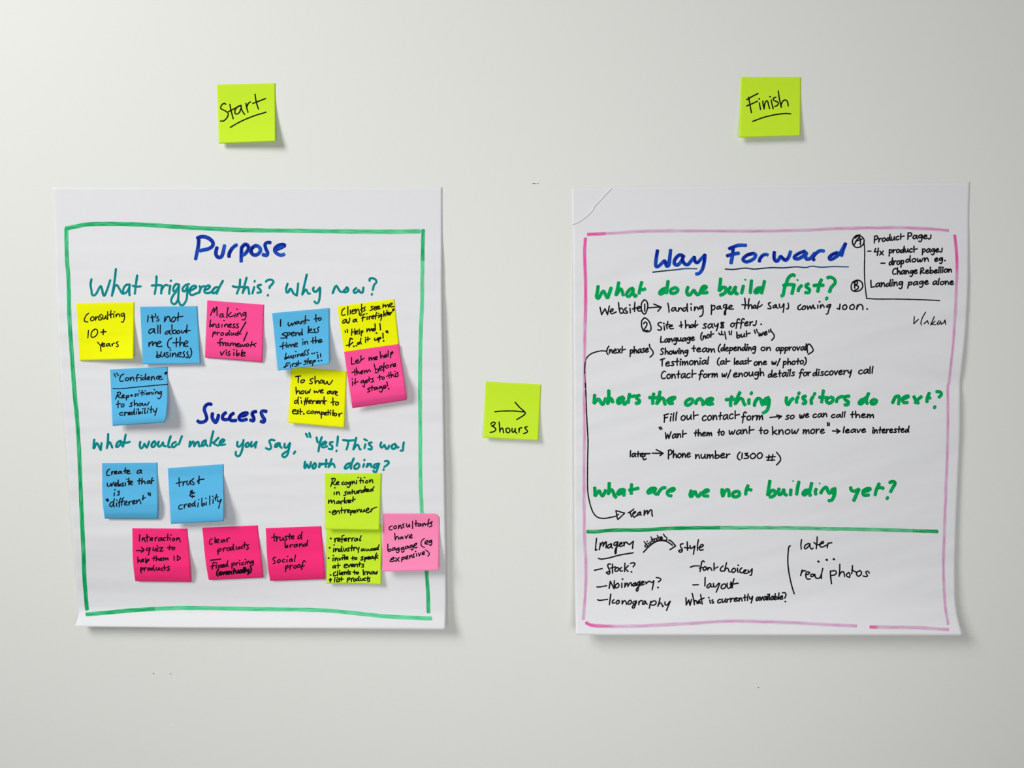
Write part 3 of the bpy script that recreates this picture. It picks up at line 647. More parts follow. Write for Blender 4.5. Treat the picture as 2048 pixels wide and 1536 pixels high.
('L10','to',680): "715,570 710,635; 680,605 745,595; 770,595 750,615 760,635 790,625 795,600 770,595",
('L10','help',195): "205,750 205,845; 207,830 235,795 250,840; 265,815 300,800 295,785 268,795 265,830 305,825; 330,765 332,840; 345,800 345,850; 345,805 380,785 385,805 350,825",
('L10','them',440): "465,740 460,810; 435,775 495,765; 500,735 500,815; 502,800 530,770 545,810; 555,795 590,780 585,765 560,780 560,805 600,805; 615,760 620,805; 620,795 650,765 655,800; 660,795 685,765 690,800",
('L10','ID',780): "785,735 788,808; 840,730 835,805; 830,735 875,755 880,780 835,808",
('L10','products',240): "255,920 250,970 262,1010; 250,935 280,925 285,945 255,965; 305,925 310,970; 310,950 325,925 345,925; 385,925 360,945 370,965 395,955 395,930 380,925; 445,925 415,935 415,960 440,955 455,925; 460,885 455,930 470,970; 500,920 500,955 525,960 545,920; 545,920 550,960; 600,925 575,940 580,965 605,965; 630,880 630,965; 605,925 660,925; 710,905 680,910 690,930 710,950 690,970 670,960",
('L10','Clear',1350): "1395,460 1365,480 1350,525 1365,548 1395,540; 1440,435 1440,525; 1455,505 1500,485 1495,465 1465,475 1455,515 1500,520; 1585,475 1545,485 1535,510 1560,515 1590,485; 1595,475 1600,510; 1625,465 1635,510; 1630,490 1645,455 1675,445",
('L10','products',1470): "1480,640 1490,715; 1478,650 1520,615 1540,640 1490,670; 1570,610 1575,660; 1575,640 1590,610 1615,605; 1655,600 1630,625 1640,650 1670,640 1675,610 1655,600; 1720,595 1690,610 1690,640 1720,630 1730,600; 1735,545 1730,600 1745,645; 1780,580 1780,620 1805,625 1825,585; 1825,585 1835,625; 1885,575 1855,590 1860,615 1890,610; 1915,515 1910,600; 1890,560 1940,550; 1980,555 1950,565 1965,590 1970,620 1940,630",
('L10','fixed',1375): "1440,840 1410,845 1405,880 1395,950; 1375,905 1440,885; 1460,880 1460,930; 1464,848; 1485,880 1530,925; 1530,875 1485,930; 1540,905 1580,890 1575,870 1545,885 1545,915 1590,910; 1625,870 1595,880 1595,905 1620,900 1635,870; 1645,810 1635,870 1650,905",
('L10','pricing',1700): "1710,850 1710,935; 1710,865 1745,845 1755,870 1710,895; 1775,850 1780,890; 1780,870 1795,845 1815,840; 1835,845 1838,885; 1834,808; 1895,835 1870,850 1870,875 1900,870; 1925,830 1925,870; 1925,790; 1950,820 1955,865; 1955,850 1980,815 2000,855; 2045,815 2015,825 2015,850 2040,840 2050,810; 2050,815 2055,860 2030,890 2005,880",
('L11','trusted',345): "385,380 388,500; 345,440 430,425; 425,445 425,500; 427,480 445,440 465,435; 480,430 480,475 505,485 530,440; 530,440 540,485; 590,415 560,430 575,450 590,475 555,485; 635,380 630,470; 605,425 660,415; 660,445 700,430 695,410 665,425 665,460 705,460; 800,400 770,430 765,460 800,450 825,410; 835,350 820,410 828,470",
('L11','brand',550): "560,510 565,600; 565,590 600,565 605,590 570,605; 640,560 645,600; 645,580 665,555 685,555; 745,545 710,560 705,590 735,585 755,550; 755,550 755,580; 790,540 790,590; 792,575 820,540 835,555 840,585; 890,540 860,555 855,580 885,575 905,545; 925,480 910,545 915,570",
('L11','Social',365): "410,755 375,765 370,795 400,820 395,850 370,858; 470,790 440,815 445,845 475,835 485,805 465,790; 550,785 520,805 520,830 550,830; 590,790 590,835; 602,745; 665,780 635,795 630,825 655,820 675,785; 675,785 680,825; 730,720 715,790 715,825",
('L11','proof',555): "570,895 570,985; 568,905 605,885 610,915 575,935; 640,885 640,950; 642,915 660,885 680,880; 725,885 700,905 705,930 735,925 740,895 722,885; 785,870 760,895 770,920 800,910 800,880 782,870; 890,830 865,810 845,840 825,955; 810,910 870,890",
('L12','Recognition',168): "205,220 190,280 170,345; 180,220 235,215 240,250 195,295; 195,295 235,315 255,315; 260,300 300,285 295,265 265,280 260,310 305,315; 380,270 355,285 350,310 380,310; 415,275 395,295 405,315 430,305 435,280 415,275; 490,270 460,280 455,305 480,300 495,270; 495,275 480,330 455,360 432,345; 515,260 515,305; 517,295 545,260 560,300; 585,250 583,300; 612,200; 655,205 645,290; 630,250 690,245; 690,250 690,285; 712,200; 750,250 730,270 735,290 765,280 765,255 748,250; 795,235 795,280; 797,270 825,235 840,245 845,285",
('L12','in',220): "230,435 225,475; 238,365; 265,430 262,475; 264,465 290,430 305,440 310,478",
('L12','saturated',385): "430,425 395,435 410,455 410,480 380,485; 475,430 445,440 440,465 465,460 480,435; 480,435 490,465; 515,395 515,460; 495,435 555,420; 550,415 550,450 575,455 595,415; 595,415 600,450; 615,410 620,455; 620,435 635,405 650,400; 690,405 660,415 655,440 680,440 695,410; 695,410 705,435; 720,340 715,425; 700,400 745,380; 735,415 775,400 770,385 740,400 740,425 785,420; 830,385 800,400 800,420 825,415 845,380; 865,345 840,390 850,415",
('L12','market',135): "140,560 135,615; 138,600 175,560 185,575 185,610; 188,600 220,565 230,580 235,620; 305,575 275,585 265,615 290,615 310,585; 310,580 315,610; 335,580 335,625; 337,605 355,575 375,575; 395,520 390,570 390,610; 450,560 400,585; 400,585 420,610; 445,595 490,575 485,560 455,570 445,600 490,600; 530,510 525,590; 510,570 565,545",
('L12','entrepenuer',195): "200,765 240,745 240,725 210,735 195,770 215,795 245,780; 255,730 255,785; 258,770 290,730 305,740 310,780; 345,680 345,770; 325,730 385,720; 395,720 395,770; 397,750 415,715 435,715; 440,745 470,730 465,715 445,725 440,755 470,760; 490,730 490,800; 490,740 520,725 525,745 495,765; 535,755 570,740 560,725 538,740 540,765 570,765; 590,710 595,755; 597,745 625,710 640,720 645,755; 665,710 665,745 690,750 710,710; 710,710 715,745; 735,740 775,715 780,690 750,700 735,745 760,765 800,745; 820,705 815,750; 820,730 850,695 905,675",
('L13','referral',232): "235,375 240,435; 240,410 260,375 285,370; 285,405 320,390 315,370 290,380 285,415 325,420; 385,325 355,335 350,375 350,440; 325,395 390,380; 385,405 425,385 420,370 390,385 390,415 430,410; 450,370 455,425; 455,400 470,370 490,370; 510,375 510,420; 512,400 525,370 545,365; 590,375 560,385 550,410 575,415 600,380; 600,375 605,405; 660,330 635,390 635,412 655,405",
('L13','industry',215): "220,535 215,590; 225,480; 245,535 245,585; 247,575 275,535 290,545 292,582; 335,540 310,550 305,580 330,580 345,545; 350,500 345,545 355,585; 380,530 380,570 400,578 420,535; 420,535 425,570; 465,525 440,535 455,550 465,570 440,580; 510,485 505,575; 480,530 540,520; 540,520 540,570; 542,545 560,520 575,520; 585,520 590,545 615,540; 625,515 615,560 612,600",
('L13','award',655): "695,540 665,550 660,575 685,570 705,545; 705,545 710,575; 735,540 735,570 755,572 770,545; 770,545 785,570 800,570 815,540; 845,535 820,545 815,565 840,565 855,540; 855,540 862,565; 875,530 878,565; 880,550 895,530; 920,520 900,535 895,555 920,550 930,525; 945,475 930,530 935,555",
('L13','invite',200): "210,685 207,735; 212,648; 240,685 240,735; 242,720 270,685 285,735; 300,690 315,725; 315,725 340,685; 360,675 358,715; 368,642; 395,640 390,715; 370,680 420,675; 415,695 445,680 440,665 418,680 415,705 448,705",
('L13','to',505): "525,660 525,720; 500,695 560,680; 575,680 555,695 560,712 585,705 588,685 575,680",
('L13','speak',650): "690,665 660,680 680,695 685,715 650,720; 715,680 715,745; 715,690 740,675 745,695 720,710; 760,695 790,680 785,665 762,680 765,705 795,700; 840,660 810,675 805,700 835,695 850,665; 850,665 855,695; 905,610 885,660 880,720; 870,690 925,645; 880,680 925,690",
('L13','at',205): "240,805 210,820 205,845 230,845 245,815; 245,810 250,850; 290,775 290,850; 265,810 325,805",
('L13','events',380): "385,820 425,805 425,785 395,795 385,830 400,845 435,840; 445,795 460,835; 460,835 490,785; 500,815 535,800 530,785 505,795 500,825 540,825; 550,790 555,830; 555,820 580,785 595,795 600,830; 635,755 630,820; 610,790 660,780; 700,785 675,795 690,810 695,830 665,835",
('L13','clients',210): "250,910 220,930 215,965 235,975 265,960; 280,895 280,970; 310,915 310,955; 313,892; 330,945 365,930 360,915 335,925 330,950 370,955; 385,905 390,950; 390,940 415,905 430,950; 450,880 450,945; 435,915 475,905; 490,905 470,915 480,930 485,945 460,950",
('L13','to',525): "550,890 555,950; 525,915 585,915; 600,915 580,930 590,945 615,935 615,915 600,915",
('L13','know',685): "690,875 695,960; 740,905 695,925; 695,925 720,950; 755,905 755,955; 757,945 785,905 800,945; 835,905 815,925 825,945 850,935 850,910 835,905; 865,905 870,940 885,942 895,915; 895,915 905,945 918,900",
('L13','list',230): "240,1000 232,1070; 270,1025 268,1070; 278,1000; 320,1010 295,1025 310,1045 305,1065 285,1065; 345,995 340,1055; 325,1030 375,1025",
('L13','products',430): "440,1010 435,1075; 440,1020 470,1005 478,1025 445,1045; 500,1015 500,1065; 502,1040 515,1010 535,1010; 555,1020 535,1040 545,1060 570,1050 570,1025 553,1020; 610,1010 585,1025 585,1050 610,1045 620,1015; 625,980 618,1020 628,1055; 650,1010 650,1045 670,1050 690,1015; 690,1015 695,1045; 730,1005 705,1020 710,1045 735,1045; 765,985 760,1045; 740,1015 785,1010; 800,1005 775,1015 790,1035 790,1060 765,1065",
('L13','consultants',1105): "1155,175 1115,190 1105,225 1125,240 1155,232; 1205,170 1180,195 1190,220 1220,210 1222,180 1203,170; 1260,165 1255,220; 1258,210 1280,165 1295,175 1300,220; 1345,140 1320,155 1335,175 1340,200 1315,205; 1385,140 1385,180 1410,190 1430,145; 1430,145 1435,190; 1480,100 1480,215; 1535,85 1535,180; 1515,140 1570,130; 1600,140 1575,150 1570,180 1595,175 1610,145; 1612,140 1620,175; 1640,135 1645,185; 1647,170 1670,130 1690,165; 1745,65 1730,120 1725,175; 1690,150 1790,120; 1795,105 1765,125 1785,150 1785,180 1750,190",
('L13','have',1190): "1195,290 1200,360 1205,400; 1205,385 1230,345 1250,355 1255,390; 1310,350 1280,360 1275,380 1300,380 1320,355; 1320,350 1330,380; 1360,335 1375,375; 1375,375 1410,315; 1430,355 1470,335 1465,310 1435,330 1430,365 1480,365",
('L13','baggage',1075): "1085,465 1085,575; 1085,565 1125,545 1135,570 1100,585; 1190,520 1160,535 1155,565 1180,560 1200,525; 1200,525 1210,560; 1260,525 1230,540 1230,565 1255,555 1265,525; 1265,530 1265,580 1240,605 1220,590; 1335,515 1300,530 1300,555 1325,545 1340,515; 1340,520 1345,570 1320,600 1305,580; 1400,495 1370,510 1365,540 1390,535 1410,500; 1410,500 1425,535; 1470,480 1440,495 1440,520 1465,510 1478,480; 1478,485 1490,535 1470,560 1455,545; 1495,500 1535,480 1550,450 1515,465 1500,505 1525,525 1555,515",
('L13','(eg',1615): "1670,375 1630,410 1615,460 1630,500 1670,520; 1680,450 1725,430 1720,405 1690,420 1680,460 1730,465; 1780,405 1750,415 1745,440 1770,435 1785,400; 1785,405 1788,455 1770,490 1750,475",
('L13','expensive)',1120): "1130,720 1180,700 1180,675 1140,700 1120,740 1150,745 1205,730; 1210,685 1265,740; 1265,680 1215,745; 1310,680 1305,745; 1310,690 1345,670 1350,695 1315,715; 1370,690 1405,670 1400,650 1375,670 1370,705 1410,700; 1430,650 1435,695; 1435,680 1460,640 1480,680; 1510,620 1485,640 1500,655 1505,675 1480,680; 1545,620 1545,660; 1530,585; 1575,610 1590,655; 1590,655 1615,605; 1640,620 1670,605 1665,585 1640,600 1635,635 1675,630; 1690,560 1740,600 1745,635 1725,660",
}

# ---------------------------------------------------------------- the setting
wx, wz = 4.0, 4.4
wall = make_obj('wall_back', [Vector(p) for p in [(-wx, 0, 0), (wx, 0, 0), (wx, 0, wz), (-wx, 0, wz), (-wx, .12, 0), (wx, .12, 0), (wx, .12, wz), (-wx, .12, wz)]],
    [(0, 1, 2, 3), (5, 4, 7, 6), (4, 0, 3, 7), (1, 5, 6, 2), (3, 2, 6, 7), (4, 5, 1, 0)], M['wall'], origin=Vector((0, 0, 0)))
tag(wall, 'plain off-white painted wall behind everything', 'wall', kind='structure')
W = Wall()
def speck(name, m, pts, r):
    p = Pen(W)
    for x, y, dx in pts: p.stroke([(x - dx, y + .1), (x + dx, y - .1)], r)
    return p.build(name, M[m], wall)
speck('scuff_mark', 'grime', [(1068, 367.2, 2.6)], 1.5)
speck('scuff_mark', 'grime', [(1075.6, 367.3, 2)], 0.9)
for x, y, r in ((306.8, 1347.3, 1.8), (341.4, 1347.8, 1.5), (1517, 1374.8, 1.6)):
    speck('pin_hole', 'grime', [(x, y, .25)], r)
speck('filler_dab', 'filler', [(345, 1450.5, .5)], 2.2)

# ---------------------------------------------------------------- left flip chart
def n2(x, y, s): return noise.noise(Vector((x, y, s)))
def left_d(px, py, u, v):
    a = hermite([(374, .3), (455, .7), (560, 4), (700, 8), (850, 11), (980, 13.5), (1070, 13), (1150, 7.5), (1217, 2.5), (1223, 3.2), (1259, 23)], py)
    b = hermite([(374, .3), (455, .7), (560, 4), (700, 8), (850, 11), (980, 12.5), (1080, 12.5), (1160, 11.5), (1215, 13.5), (1259, 23)], py)
    m = min(max((u - .35) / .6, 0), 1); m = m * m * (3 - 2 * m)
    k = min(1, max(0, (py - 440) / 90))
    rip = .8 * n2(px / 170, py / 26, 3.1) + 1.3 * n2(px / 300, py / 70, 8.4) + .32 * n2(px / 60, py / 13, 5.5)
    return (a * (1 - m) + b * m + k * (rip * (1 - .7 * max(0, (v - .9) / .1)) + .8)) / 1000
left_sheet = Sheet(
    left=[(374.5, 105.5), (450, 108.5), (590, 112.5), (720, 119), (775, 122.6), (830, 127), (1000, 140), (1120, 149), (1160, 152), (1212, 157), (1222, 157.4), (1254, 149.4)],
    right=[(374.5, 884.8), (560, 884.3), (782, 887), (930, 889), (1200, 892.6), (1259, 890.8)],
    top=[(105.5, 374.4), (884.8, 374.5)],
    bottom=[(149.4, 1254), (162, 1253.3), (386, 1255.2), (636, 1256.6), (890.8, 1259)], dfun=left_d)
lc = left_sheet.build('flip_chart_sheet', M['sheet'])
tag(lc, 'white flip chart sheet headed Purpose with green border, covered in sticky notes', 'flip chart sheet', 'flip chart sheets on the wall')
LS = left_sheet
fade = lambda a, b: (lambda t: a + (b - a) * t)
write(LS, lc, 'border_line', 'frame', 8.4, ["P:131.8,457 150,453.3 177,448.7 236,447.8 295,449.8 373,454.8 480,459.8 600,461.8 728,463.2 797,463.4 840,462.5"], load=fade(.75, .25))
write(LS, lc, 'border_line', 'frame', 8.0, ["P:132.4,458 133.7,516 137.3,565 138.6,630 143.2,705 149.4,789 154.6,845 159,920 162.5,1010 167.5,1120 168.8,1157 171.8,1195 173.8,1219"], load=fade(.55, .95))
write(LS, lc, 'border_line', 'frame', 7.6, ["P:846.5,460 845.4,500 844.6,560 844,610 842,652 840.6,702 840,782 840.4,860 841,955 843,1010 845.5,1050 850,1105 853,1143 855.6,1182 857,1225"], load=lambda t: .75 if t < .08 else (.12 if t < .8 else .7))
write(LS, lc, 'border_line', 'frame', 8.0, ["P:173,1228.6 217.5,1225 267.5,1220.4 330,1216.8 386,1216 505,1218 636,1220.2 700,1225.2 775,1233 862.5,1236.9"], load=lambda t: .75 if t < .2 else .15)
write(LS, lc, 'heading', 'bluemark', 7.4, [
 "D:235,160 225,280 180,500; 205,140 280,115 380,130 470,200 470,270 400,320 250,355", "D:545,295 525,390 545,450 595,470 640,420 675,260",
 "D:750,460 755,400 800,320 860,265 885,258", "D:965,300 960,420 958,540; 965,300 1020,245 1070,265 1080,330 1020,410 975,430",
 "D:1205,265 1140,310 1125,370 1160,420 1220,425 1275,380 1285,320 1240,275 1200,268", "D:1460,215 1400,215 1365,250 1380,320 1410,390 1390,432 1325,418",
 "D:1530,345 1620,310 1705,265 1680,248 1610,258 1545,300 1530,350 1560,395 1630,430 1695,415"], load=lambda t: .85 - .35 * t)
write(LS, lc, 'heading', 'bluemark', 7.0, [
 "L5:345,230 290,225 245,260 230,320 260,410 265,470 220,510 150,515 120,490", "L5:360,370 355,440 385,500 415,515 445,450 455,395",
 "L5:575,360 530,400 520,455 555,475 610,470", "L5:700,370 650,410 635,465 670,490 740,485",
 "L5:800,420 870,410 920,375 900,365 840,380 790,425 790,470 830,485 910,470", "L5:1060,345 1010,355 995,390 1020,450 1015,495 960,480",
 "L5:1225,345 1170,335 1140,360 1160,420 1190,470 1180,510 1130,500"], load=lambda t: .9 - .15 * t)
T = 4.6
write(LS, lc, 'question', 'teal', T, [
 "F:195,330 180,420 195,520 205,585 235,605 280,570 330,470 355,445 375,500 395,590 420,605 465,500 515,345",
 "F:612,155 590,350 545,610; 560,560 590,450 630,430 660,470 710,560 740,575", "F:850,420 790,425 745,480 735,550 760,570 810,530 845,450; 845,450 840,540 845,600",
 "F:975,265 955,400 935,575; 900,440 960,455 1035,450", "F:1305,280 1300,420 1275,580; 1225,435 1300,430 1380,430",
 "F:1400,440 1390,500 1385,570; 1390,520 1420,460 1465,425 1500,435", "F:1540,435 1530,500 1520,575; 1550,355",
 "F:1690,420 1640,410 1600,460 1590,520 1620,535 1660,490 1690,430; 1690,430 1680,560 1670,680 1620,750 1575,740 1555,690 1580,620 1640,540",
 "F:1860,410 1800,430 1755,480 1755,525 1790,530 1830,470; 1835,450 1830,560 1815,680 1760,765 1710,760 1680,690",
 "D:75,1045 140,1010 190,975 170,950 120,965 80,1020 85,1090 120,1110 190,1085 250,1060", "D:250,960 265,1000 240,1070; 245,1060 270,990 310,960 345,965",
 "D:330,1030 390,1005 425,965 400,945 355,970 330,1040 345,1070 400,1075 470,1050", "D:560,975 510,985 465,1040 470,1075 510,1070 560,1020; 645,870 590,970 540,1085",
 "D:940,845 930,960 885,1085; 815,960 880,975 1000,970", "D:1050,815 1020,930 985,1075; 985,1060 1030,990 1070,975 1085,1020 1095,1090",
 "D:1180,975 1165,1030 1150,1080; 1188,875", "D:1295,935 1250,945 1240,970 1285,1020 1290,1060 1235,1070",
 "D:1380,880 1420,850 1480,850 1510,885 1480,930 1450,960 1440,990; 1415,1113",
 "E:300,575 275,660 285,725 315,715 340,665 370,680 400,740 455,775 470,680 480,570", "E:628,420 590,580 550,760; 555,750 600,680 620,680 650,740 680,745",
 "E:745,640 735,680 770,715 810,690 850,640; 855,650 850,760 840,850 815,905 780,905 760,880",
 "E:1110,640 1085,690 1070,735; 1075,725 1105,640 1135,610 1160,650 1200,710 1250,715", "E:1315,650 1265,690 1270,720 1310,715 1335,680 1320,640 1300,640",
 "E:1470,650 1430,690 1440,730 1480,720 1510,680 1540,720 1580,720 1595,640", "E:1700,525 1700,495 1740,480 1800,505 1815,550 1775,600 1755,680; 1738,757"], load=lambda t: .75 - .3 * t)
write(LS, lc, 'question', 'teal', T, [
 "L7:148,235 140,300 135,370; 135,370 150,365 175,300 200,300 230,360 250,400; 250,400 258,340 265,290", "L7:370,145 365,260 350,370; 355,350 380,270 400,280 420,320 435,360",
 "L7:570,255 530,270 500,320 500,350 530,345 575,290; 575,265 580,310 605,345", "L7:650,155 630,260 610,340; 600,275 660,285 715,268",
 "L7:885,270 875,320 890,370 920,360 950,300 975,350 990,360 1010,310 1025,265", "L7:1100,270 1065,310 1070,350 1105,345 1130,300 1115,260 1090,270",
 "L7:1180,265 1165,310 1180,345 1215,330 1245,280; 1245,280 1260,330 1290,340", "L7:1370,180 1340,270 1330,345 1360,355",
 "L7:1450,270 1400,300 1390,345 1420,355 1470,310; 1550,180 1520,260 1500,310", "L7:1680,265 1675,310 1670,345; 1675,340 1720,270 1740,275 1745,320 1750,340; 1750,335 1790,275 1815,275 1825,340 1860,330",
 "L5:250,805 205,830 190,885 215,890 255,840; 250,805 250,860 280,895", "L5:372,660 345,770 320,895; 455,765 390,830 360,840 400,870 450,890",
 "L5:480,850 530,830 550,800 520,790 480,830 475,875 510,880 560,870", "L5:760,830 755,890 790,905 840,850; 855,800 845,870 835,950 800,1040 760,1060 730,1030 735,990",
 "L5:920,845 890,870 890,905 925,905 945,870 925,840", "L5:985,830 970,890 985,905 1020,880 1060,830; 1065,830 1050,880 1045,920",
 "L5:1350,805 1300,795 1270,820 1290,880 1295,930 1260,950 1215,930", "L5:1410,850 1370,870 1360,910 1390,905 1430,860; 1435,850 1440,900 1465,925",
 "L5:1515,860 1510,910 1545,920 1595,850; 1600,850 1580,950 1555,1040 1510,1075 1475,1050 1500,1015 1570,970", "L5:1680,985 1660,1020",
 "L8:175,300 200,350; 230,290 245,355", "L8:345,360 360,430 400,440; 428,355 400,440 375,580", "L8:430,470 475,470 500,440 480,425 440,450 430,510 470,515 515,500",
 "L8:600,430 560,445 560,470 595,500 590,545 540,540", "L8:685,345 680,420 670,490; 664,574", "L8:770,400 860,410 960,400; 855,415 845,480 825,550",
 "L8:980,365 960,450 935,550; 940,540 985,480 1015,490 1030,540 1050,550", "L8:1125,470 1118,500 1110,530; 1110,388 1150,408", "L8:1225,440 1185,450 1190,475 1225,510 1220,550 1175,545",
 "L8:1380,440 1365,490 1390,520 1430,480 1460,540 1490,530 1505,490", "L8:1600,460 1550,490 1550,530 1590,540 1620,490; 1615,480 1630,520 1655,515", "L8:1740,440 1730,500 1725,565 1690,570"], load=lambda t: .72 - .35 * t)
write(LS, lc, 'question', 'teal', T, [
 "L8:160,750 150,840 165,845 195,790 220,845 240,820 255,755", "L8:310,775 280,820 290,855 325,840 335,790 315,770", "L8:395,775 385,835; 385,830 415,785 450,780",
 "L8:500,715 490,830; 420,790 500,780 600,780", "L8:585,705 560,780 535,835; 545,820 590,780 620,790 635,835",
 "L8:880,770 830,790 795,840 810,860 860,830 910,770; 940,695 905,780 895,860", "L8:990,780 950,820 955,860 1000,855 1030,810 1010,775 985,780",
 "L8:1105,785 1090,830; 1110,722", "L8:1165,780 1145,830; 1150,825 1190,785 1215,790 1220,830",
 "L8:1335,780 1280,790 1255,830 1275,850 1320,810 1345,780; 1345,780 1325,840 1300,905 1270,915 1255,890", "L8:1440,740 1480,735 1500,765 1470,800 1430,830; 1418,874"], load=lambda t: .72 - .35 * t)

# ---------------------------------------------------------------- right flip chart
def right_d(px, py, u, v):
    a = hermite([(364, .3), (455, .7), (560, 3.5), (700, 6.5), (850, 8), (1000, 8.5), (1120, 9.5), (1190, 14), (1240, 23), (1270, 31)], py)
    k = min(1, max(0, (py - 440) / 90))
    diag = py + .22 * (px - 1500)
    rip = .85 * n2(px / 210, diag / 30, 13.1) + 1.4 * n2(px / 330, diag / 75, 18.4) + .30 * n2(px / 60, diag / 14, 15.5)
    dent = 2.6 * math.exp(-((py - 762 - .12 * (px - 1900)) / 16) ** 2) * math.exp(-((1926 - px) / 110) ** 2) if px > 1600 else 0
    return (a + k * (rip * (1 - .7 * max(0, (v - .9) / .1)) + .6 - dent)) / 1000
right_sheet = Sheet(
    left=[(377, 1142.6), (450, 1144), (460, 1145.2), (590, 1145.9), (800, 1147.3), (1140, 1148.9), (1270, 1151.6)],
    right=[(364, 1940.4), (431, 1938.2), (542, 1937.6), (650, 1933), (755, 1922.6), (775, 1921), (850, 1921), (952, 1917), (1060, 1912.5), (1140, 1910.5), (1195, 1911), (1220, 1913.4), (1245, 1918.5), (1270.6, 1925)],
    top=[(1142.6, 377.2), (1160, 375.6), (1230, 373.4), (1440, 370.6), (1720, 366.2), (1940.4, 364)],
    bottom=[(1151.6, 1270), (1480, 1270.4), (1925, 1270.7)], dfun=right_d)
rc = right_sheet.build('flip_chart_sheet', M['sheet'])
tag(rc, 'white flip chart sheet headed Way Forward with pink border and black writing, no notes', 'flip chart sheet', 'flip chart sheets on the wall')
RS = right_sheet

def crease(pts, w, h):
    """torn edge across the corner: a thin raised lip of paper"""
    q = smooth(pts, 3); V = []; F = []
    for i, (x, y) in enumerate(q):
        a, b = q[max(0, i - 1)], q[min(len(q) - 1, i + 1)]
        tx, ty = b[0] - a[0], b[1] - a[1]; l = math.hypot(tx, ty)
        ww = w * (.5 + .8 * abs(n2(x / 9, y / 9, 2)))
        for s, e in ((1, .0001), (.1, h), (-1, .0001)):
            X, Y = x - ty / l * ww * s, y + tx / l * ww * s
            V.append(wall_point(X, Y, RS.depth(X, Y) + e))
    for i in range(len(q) - 1):
        for s in (0, 1):
            a = i * 3 + s; F.append((a, a + 3, a + 4, a + 1))
    return make_obj('torn_edge', V, F, M['sheet'], rc)
crease([(1224, 376), (1212, 388), (1204, 397), (1190, 412), (1185, 421), (1175, 431), (1168, 437), (1157, 444), (1145, 449)], 1.5, .0011)

pk = lambda a, b, k: (lambda t: a if t < k * .5 else (b if t > k else a + (b - a) * (t - k * .5) / (k * .5)))
write(RS, rc, 'border_line', 'magenta', 7.8, ["P:1176,468.8 1229,466.2 1276,463 1330,462 1386,461.8 1470,462.2 1546,462 1610,460.5 1680,457 1755,455.8 1805,455.6 1861,457.8 1896,461"], load=lambda t: .95 if t < .05 else (.15 if t < .7 else .3))
write(RS, rc, 'border_line', 'magenta', 7.8, ["P:1170.8,477 1169.2,506 1170.8,553 1171.2,600 1169.6,680 1169,760 1168.8,795 1168.8,862 1168.2,970 1168.8,1062 1172,1137 1170.6,1187 1166.6,1238"], load=pk(.95, .2, .3))
write(RS, rc, 'border_line', 'magenta', 8.4, ["P:1172.5,1245.6 1184,1250.6 1217.5,1252.5 1280,1252 1386,1246.6 1450,1242.6 1500,1242.6 1580,1245.4 1655,1249.4 1712,1252", "P:1741,1254 1825,1255.2 1896,1259"], load=pk(.85, .1, .12))
write(RS, rc, 'border_line', 'magenta', 7.4, ["P:1909.5,471 1912,492.5 1914,530 1912.5,580 1910.8,622 1907,680 1903,720 1898,764 1895.8,778 1895.6,845 1894.5,912 1891,1000 1887.5,1100 1887,1140 1888.8,1190 1892.6,1226 1896,1248"], load=pk(.95, .2, .13))
B = 7.2
write(RS, rc, 'heading', 'bluemark', B, [
 "R2:200,325 180,450 170,560 190,590 240,560 310,490 330,520 345,575 380,560 395,450 410,315", "R2:600,405 540,405 480,470 470,540 520,560 580,500 620,410",
 "R2:620,410 600,480 640,545 690,550 740,490 790,430 800,500 840,520 900,460 960,395; 960,395 950,500 920,620 870,690 815,705",
 "R2:1345,300 1420,270 1500,245 1620,245; 1410,290 1400,400 1375,535; 1310,415 1400,390 1505,370", "R2:1740,375 1640,400 1570,460 1590,500 1650,505 1740,460 1770,400 1735,375",
 "R2:1830,505 1840,460 1880,410 1930,390 1965,400", "R3:550,350 545,430 560,485 600,495 650,420 700,470 740,480 780,430 810,340",
 "R3:1040,340 960,365 880,415 870,450 930,460 1010,420 1070,360; 1060,360 1050,430 1070,465 1130,450 1200,370", "R3:1185,485 1170,440 1220,370 1290,330 1345,340",
 "R3:1560,360 1480,390 1430,440 1450,470 1520,440 1600,370 1690,215; 1690,215 1650,320 1622,415"], load=lambda t: .85 - .5 * t)
write(RS, rc, 'underline', 'navy', 2.8, ["R2:125,675 300,655 500,635 650,618 830,620"], load=lambda t: .9 - .7 * t)
write(RS, rc, 'underline', 'navy', 2.6, ["R2:1285,625 1420,630 1600,610 1740,625 1900,612 2040,602 2220,605 2420,590 2570,600 2670,580 2820,595 3020,585 3255,590"], load=lambda t: .95 - .75 * max(0, t - .4) / .6)
G = 7.0
gl = lambda t: .8 - .35 * t
